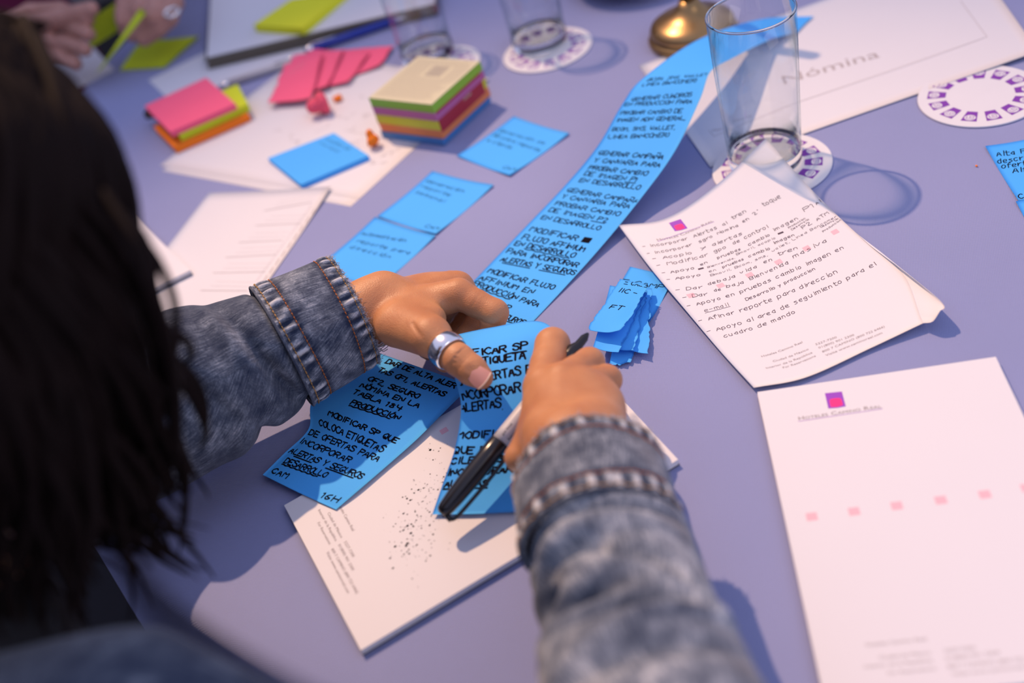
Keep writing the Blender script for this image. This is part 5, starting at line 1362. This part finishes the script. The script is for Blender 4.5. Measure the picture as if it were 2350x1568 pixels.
# --- hair: a full cap of strands plus long wavy locks
def hair():
    mb = MB(); g = np.random.default_rng(5)
    s = SDF((-420, 180, 30), (-40, 580, 440), 4.0)
    s.ell(HC + HU * 12 - FD * 10, ax, (98, 84, 92), 6)
    s.ell(HC - HU * 30 - FD * 50, ax, (60, 84, 84), 26); s.cap(HC - HU * 36 - FD * 52, NB - FD * 30 - (0, 0, 6), 70, 50, 30)
    s.ell(HC + FD * 78 - HU * 22, ax, (52, 60, 76), 14, 'sub')
    V, F = s.mesh()
    q = (V - HC); ang = np.arctan2(q @ HS, q @ HU)
    V = V + (1.6 * np.sin(ang * 60 + (q @ FD) * .05))[:, None] * (q / np.linalg.norm(q, axis=1)[:, None])
    mb.add(V, F.tolist())
    def lock(p0, p1, p2, p3, r0, wav=5, n=26, ph=0, fr=3.0):
        P = bez([p0, p1, p2, p3], n); t = np.linspace(0, 1, n); T = nrm(P[-1] - P[0]); a = nrm(np.cross(T, (0.3, 0.2, 1))); b = np.cross(T, a)
        P = P + (np.sin(t * fr * 2 * np.pi + ph) * wav * t)[:, None] * a + (np.cos(t * fr * 2 * np.pi + ph) * wav * t)[:, None] * b
        v, f = tube(P, r0 * (np.sin(np.clip(t, 0, 1) * np.pi * .9 + .25) ** .7 + .05) * (1 - .55 * t), 7); mb.add(v, f)
    # crown strands that hug the skull from the parting to the sides and back
    for k in range(230):
        az = g.uniform(-math.pi * .98, math.pi * .98); side_ = math.sin(az)
        top = HC + HU * 104 * 1.0 + HS * g.normal(0, 8) + FD * g.uniform(-40, 40)
        dr = FD * math.cos(az) * 1.0 + HS * side_
        if math.cos(az) > .75: continue
        p1 = HC + HU * 62 + dr * 72; p2 = HC + HU * 0 + dr * 90 * (1 if abs(side_) < .8 else .98); p3 = HC - HU * g.uniform(60, 100) + dr * 84 - FD * 10
        lock(top, p1, p2, p3, g.uniform(2.5, 5), g.uniform(1, 4), 26, g.uniform(0, 6), g.uniform(.5, 2))
    # long wavy lengths hanging past the cheeks and the nape, straight down under gravity
    dn = np.array([0, 0, -1.0])
    for k in range(420):
        az = g.uniform(-3.1, 3.1)
        if abs(az) < 1.02: continue
        dr = FD * math.cos(az) + HS * math.sin(az)
        p0 = HC + HU * g.uniform(-20, 25) + dr * g.uniform(68, 84); L = g.uniform(110, 190) * (0.72 if abs(az) < 1.5 else 1)
        p1 = p0 + dn * L * .4 + dr * 3; p2 = p0 + dn * L * .75 + g.normal(0, 6, 3); p3 = p0 + dn * L + g.normal(0, 10, 3) - dr * 6
        lock(p0, p1, p2, p3, g.uniform(2.0, 5.0), g.uniform(1.5, 4.5), 30, g.uniform(0, 6), g.uniform(.8, 1.7))
    # locks on the lens side, falling forward of the ear in front of the left sleeve
    for (px0, py0, h0), (px1, py1, h1), (px2, py2, h2), (px3, py3, h3), r in [
            ((120, 380, 330), (258, 560, 300), (300, 800, 240), (330, 1060, 190), 9), ((130, 460, 320), (272, 640, 290), (335, 860, 235), (372, 1100, 185), 8),
            ((120, 520, 330), (250, 760, 290), (310, 1000, 220), (300, 1230, 175), 12), ((150, 600, 330), (210, 900, 270), (250, 1120, 200), (360, 1250, 165), 12),
            ((170, 680, 300), (315, 880, 240), (330, 1060, 200), (400, 1180, 170), 8), ((100, 700, 330), (150, 950, 270), (160, 1160, 200), (240, 1240, 165), 15),
            ((130, 520, 320), (298, 760, 270), (370, 940, 225), (395, 1060, 195), 6), ((60, 800, 320), (100, 1000, 260), (100, 1180, 200), (170, 1320, 160), 15), ((0, 800, 320), (40, 1000, 260), (30, 1200, 200), (80, 1440, 170), 18), ((-60, 820, 320), (-20, 1020, 270), (-10, 1220, 225), (20, 1470, 190), 18), ((60, 800, 320), (90, 1000, 270), (110, 1200, 220), (130, 1420, 175), 15), ((20, 700, 330), (50, 950, 280), (60, 1180, 235), (40, 1400, 200), 20)]:
        for j in range(11):
            o_ = g.normal(0, r * .75, 3)
            lock(HC + nrm(A(px0, py0, h0) + o_ - HC) * 82, HC + nrm(A(px1, py1, h1) + o_ - HC) * min(104, np.linalg.norm(A(px1, py1, h1) + o_ - HC)), A(px2, py2, h2) + o_ * .8, A(px3, py3, h3) + o_ * .6 + g.normal(0, 4, 3), g.uniform(2, 4), g.uniform(2, 5), 30, g.uniform(0, 6), g.uniform(.8, 2.2))
    mb.build('hair', M_hair, woman, label='long wavy dark brown hair')
    mb2 = MB()
    for pts, r in (([(235, 440, 322), (318, 565, 308), (358, 680, 290), (388, 790, 266), (402, 900, 240), (404, 1040, 208)], 2.4), ([(240, 470, 318), (300, 580, 304), (345, 700, 284), (380, 830, 255), (412, 950, 226)], 1.2)):
        P = bez([A(*p) for p in pts], 50); v, f = tube(P, np.linspace(r * .8, r * 1.25, 50), 7); mb2.add(v, f)
    mb2.build('loose_strand', M_hair, woman, label='loose hair strand hanging before the white sheets')
hair()

# ------------------------------------------------------------------ the marker in her right hand
def marker():
    a = A(1022, 1168, 25)                # rounded end of the cap
    b0 = A(1350, 765, 55); d = nrm(b0 - a); L = 142.0
    best = None
    for hb in np.linspace(28, 90, 63):
        b = A(1350, 765, hb); e = abs(np.linalg.norm(b - a) - L)
        if best is None or e < best[0]: best = (e, b)
    b = best[1]; d = nrm(b - a); L = np.linalg.norm(b - a)
    n = nrm(CO - a); n = nrm(n - d * (n @ d)); e = np.cross(d, n)
    root = empty('marker_pen', a - (0, 0, 5), 'black and silver-grey marker pen held in the right hand, cap on its back end', 'marker')
    v, f = lathe([(0, -4), (2.5, -3.8), (4.2, -2.2), (4.9, .5), (5.6, 8), (6.3, 22), (6.5, 40), (6.35, 52), (6.0, 52.5), (0, 52.5)], a, 40, d); cp_ = obj('cap', v, f, M_black, root, label='glossy black cap')
    v, f = lathe([(0, 52), (5.5, 52), (5.65, 60), (5.6, L - 28), (5.2, L - 26), (0, L - 26)], a, 40, d); br = obj('barrel', v, f, M_grey, root, label='silver-grey barrel')
    v, f = lathe([(0, L - 26), (5.2, L - 26), (5.4, L - 22), (4.9, L - 14), (3.0, L - 10), (2.7, L - 4), (1.6, L - 1.5), (.8, L), (0, L)], a, 32, d); obj('grip', v, f, M_black, root, label='black grip section and tip')
    # clip: runs beside the cap on the right side of the picture
    cd = nrm(e * (-1 if (A(1400, 1100, 30) - a) @ e < 0 else 1) * .92 + n * .25)
    P = [a + d * 46 + cd * 6.4, a + d * 45 + cd * 9.2, a + d * 30 + cd * 9.8, a + d * 12 + cd * 9.4, a + d * 1 + cd * 8.8, a - d * 3 + cd * 7.2]
    v, f = tube(bez(P, 26), 1.25, 8); obj('clip', v, f, M_black, cp_)
    v, f = tube([a - d * 2.5 + cd * 3, a - d * 3.2 + cd * 7.4], 1.8, 8); obj('clip_foot', v, f, M_black, cp_)
    # small print along the barrel
    mb = MB(); x0 = 56
    for txt, off, sz in (('permanent marker', .5, 3.2), ('fine point', -.35, 2.4), ('AP', .1, 2.4)):
        vv, ff = font_mesh(txt); vv = vv * sz; 
        for s_ in (0,):
            th = off + vv[:, 1] / 5.7; P = a + d * (x0 + vv[:, :1] + (30 if txt == 'AP' else 0)) + (n * np.cos(th)[:, None] - e * np.sin(th)[:, None] * -1) * 5.74
            mb.add(P, ff)
    mb.build('printed_text', M_ink, br, smooth=False)
    return a, b
print('marker', [x.round() for x in marker()])

# ------------------------------------------------------------------ person across the table
def far_person():
    H1 = [A(20, 120, 60)]
    root = empty('person', (-640, 1900, -749), 'seated person in a maroon top at the far upper left, holding lime notes', 'person')
    s = SDF((-1000, 1380, -60), (-250, 2050, 330), 4.0) if False else None
    # hands
    s = SDF(np.minimum(A(-80, 170, 20), A(440, 120, 20)) - (20, 40, 30), np.maximum(A(-60, -60, 120), A(440, -60, 90)) + (30, 60, 30), 2.0)
    W = A(-55, 95, 70)
    rows = [[(10, 62, 78), (70, 26, 84), (140, 22, 82), (200, 45, 74)], [(20, 85, 66), (90, 60, 70), (155, 58, 68), (203, 78, 62)], [(30, 110, 54), (95, 98, 56), (150, 98, 55), (194, 114, 50)], [(40, 132, 42), (95, 134, 42), (140, 134, 41), (172, 146, 38)]]
    for rw in rows:
        P = [A(*p) for p in rw]; s.cap(W, P[0], 20, 12, 8); finger(s, P, [12, 11.2, 10.4, 9.0], 1.2)
    s.cap(W, A(210, 20, 86), 18, 9, 8)
    s.cap(A(-200, 60, 60), W, 32, 25, 8)
    W3 = A(355, -45, 60)
    s.cap(A(380, -220, 60), W3, 32, 25, 8)
    R3 = [[(395, 5, 60), (385, 40, 52), (362, 66, 44), (330, 90, 38)], [(365, 0, 66), (350, 38, 60), (328, 62, 50), (305, 80, 44)], [(335, -10, 70), (318, 28, 66), (302, 50, 58), (288, 66, 52)], [(305, -20, 72), (290, 10, 72), (285, 32, 68), (282, 48, 64)]]
    for rw in R3:
        P = [A(*p) for p in rw]; s.cap(W3, P[0], 20, 14, 10); finger(s, P, [14, 12.5, 11, 9.5], 3)
    s.cap(W3, A(340, 70, 40), 20, 14, 12)
    V, F = s.mesh()
    T0 = np.array([-700, 1960, 60.]); HD = np.array([-690, 1900, 520.])
    s = SDF((-980, 1600, -300), (-380, 2200, 680), 8.0)
    s.cap(T0 - (0, 0, 300), T0 + (0, 0, 160), 120, 110, 60); s.cap(T0 + (-150, 0, 220), T0 + (150, 0, 220), 60, 60, 50); s.cap(T0 + (0, 0, 230), HD - (0, 0, 60), 55, 50, 20)
    s.ell(HD + (0, 0, 20), np.eye(3), (72, 92, 100), 10); s.ell(HD + (6, -30, -50), np.eye(3), (50, 55, 55), 20); s.cap(HD + (10, -92, 5), HD + (12, -104, -22), 6, 10, 8)
    for e in (-1, 1): s.ell(HD + (e * 74, 0, -8), np.eye(3), (8, 16, 26), 4)
    V2, F2 = s.mesh()
    mb = MB(); mb.add(V, F.tolist()); mb.add(V2, F2.tolist()); bd = mb.build('body', M_skin2, root)
    s = SDF((-1050, 1450, -320), (-250, 2200, 400), 8.0)
    sl_, sr_ = T0 + (-160, 0, 215), T0 + (160, 0, 215)
    s.cap(T0 - (0, 0, 290), T0 + (0, 0, 170), 135, 125, 60); s.cap(sl_, sr_, 72, 72, 50)
    eL, eR = np.array([-900, 1690, 80.]), np.array([-420, 1780, 90.])
    s.cap(sl_, eL, 62, 52, 20); s.cap(sr_, eR, 62, 52, 20); s.cap(eL, A(-150, 70, 62), 50, 40, 14); s.cap(eR, A(365, -110, 60), 50, 38, 14)
    V, F = s.mesh(); obj('maroon_top', V, F.tolist(), M_maroon, root)
    g = np.random.default_rng(9); mb = MB()
    s = SDF(HD - (130, 130, 130), HD + (130, 150, 160), 5.0); s.ell(HD + (0, 12, 32), np.eye(3), (84, 98, 102), 6); s.ell(HD + (0, -70, -30), np.eye(3), (64, 60, 80), 10, 'sub'); V, F = s.mesh(); mb.add(V, F.tolist())
    for k in range(140):
        a = g.uniform(.3, 2 * math.pi - .3) - math.pi / 2; p0 = HD + (0, 10, 132); d = np.array([math.cos(a), math.sin(a), 0])
        if d[1] < -.7: continue
        P = bez([p0, HD + d * 80 + (0, 12, 80), HD + d * 95 + (0, 12, 0), HD + d * 88 + (0, 12, -60 + g.normal(0, 12))], 14); v, f = tube(P, np.linspace(6, 3, 14), 6); mb.add(v, f)
    mb.build('hair', M_hair, root, label='short dark hair')
    c = A(394, 28, 62); v, f = tube([c + (9 * math.cos(t), 9 * math.sin(t), 2 * math.sin(t)) for t in np.linspace(0, 2 * np.pi, 17)], 2.0, 6, cap=False); obj('bracelet', v, f, M_silver, root, label='small silver bracelet link')
    # chairs and laps are out of frame; hem of the top runs below the table edge
far_person()
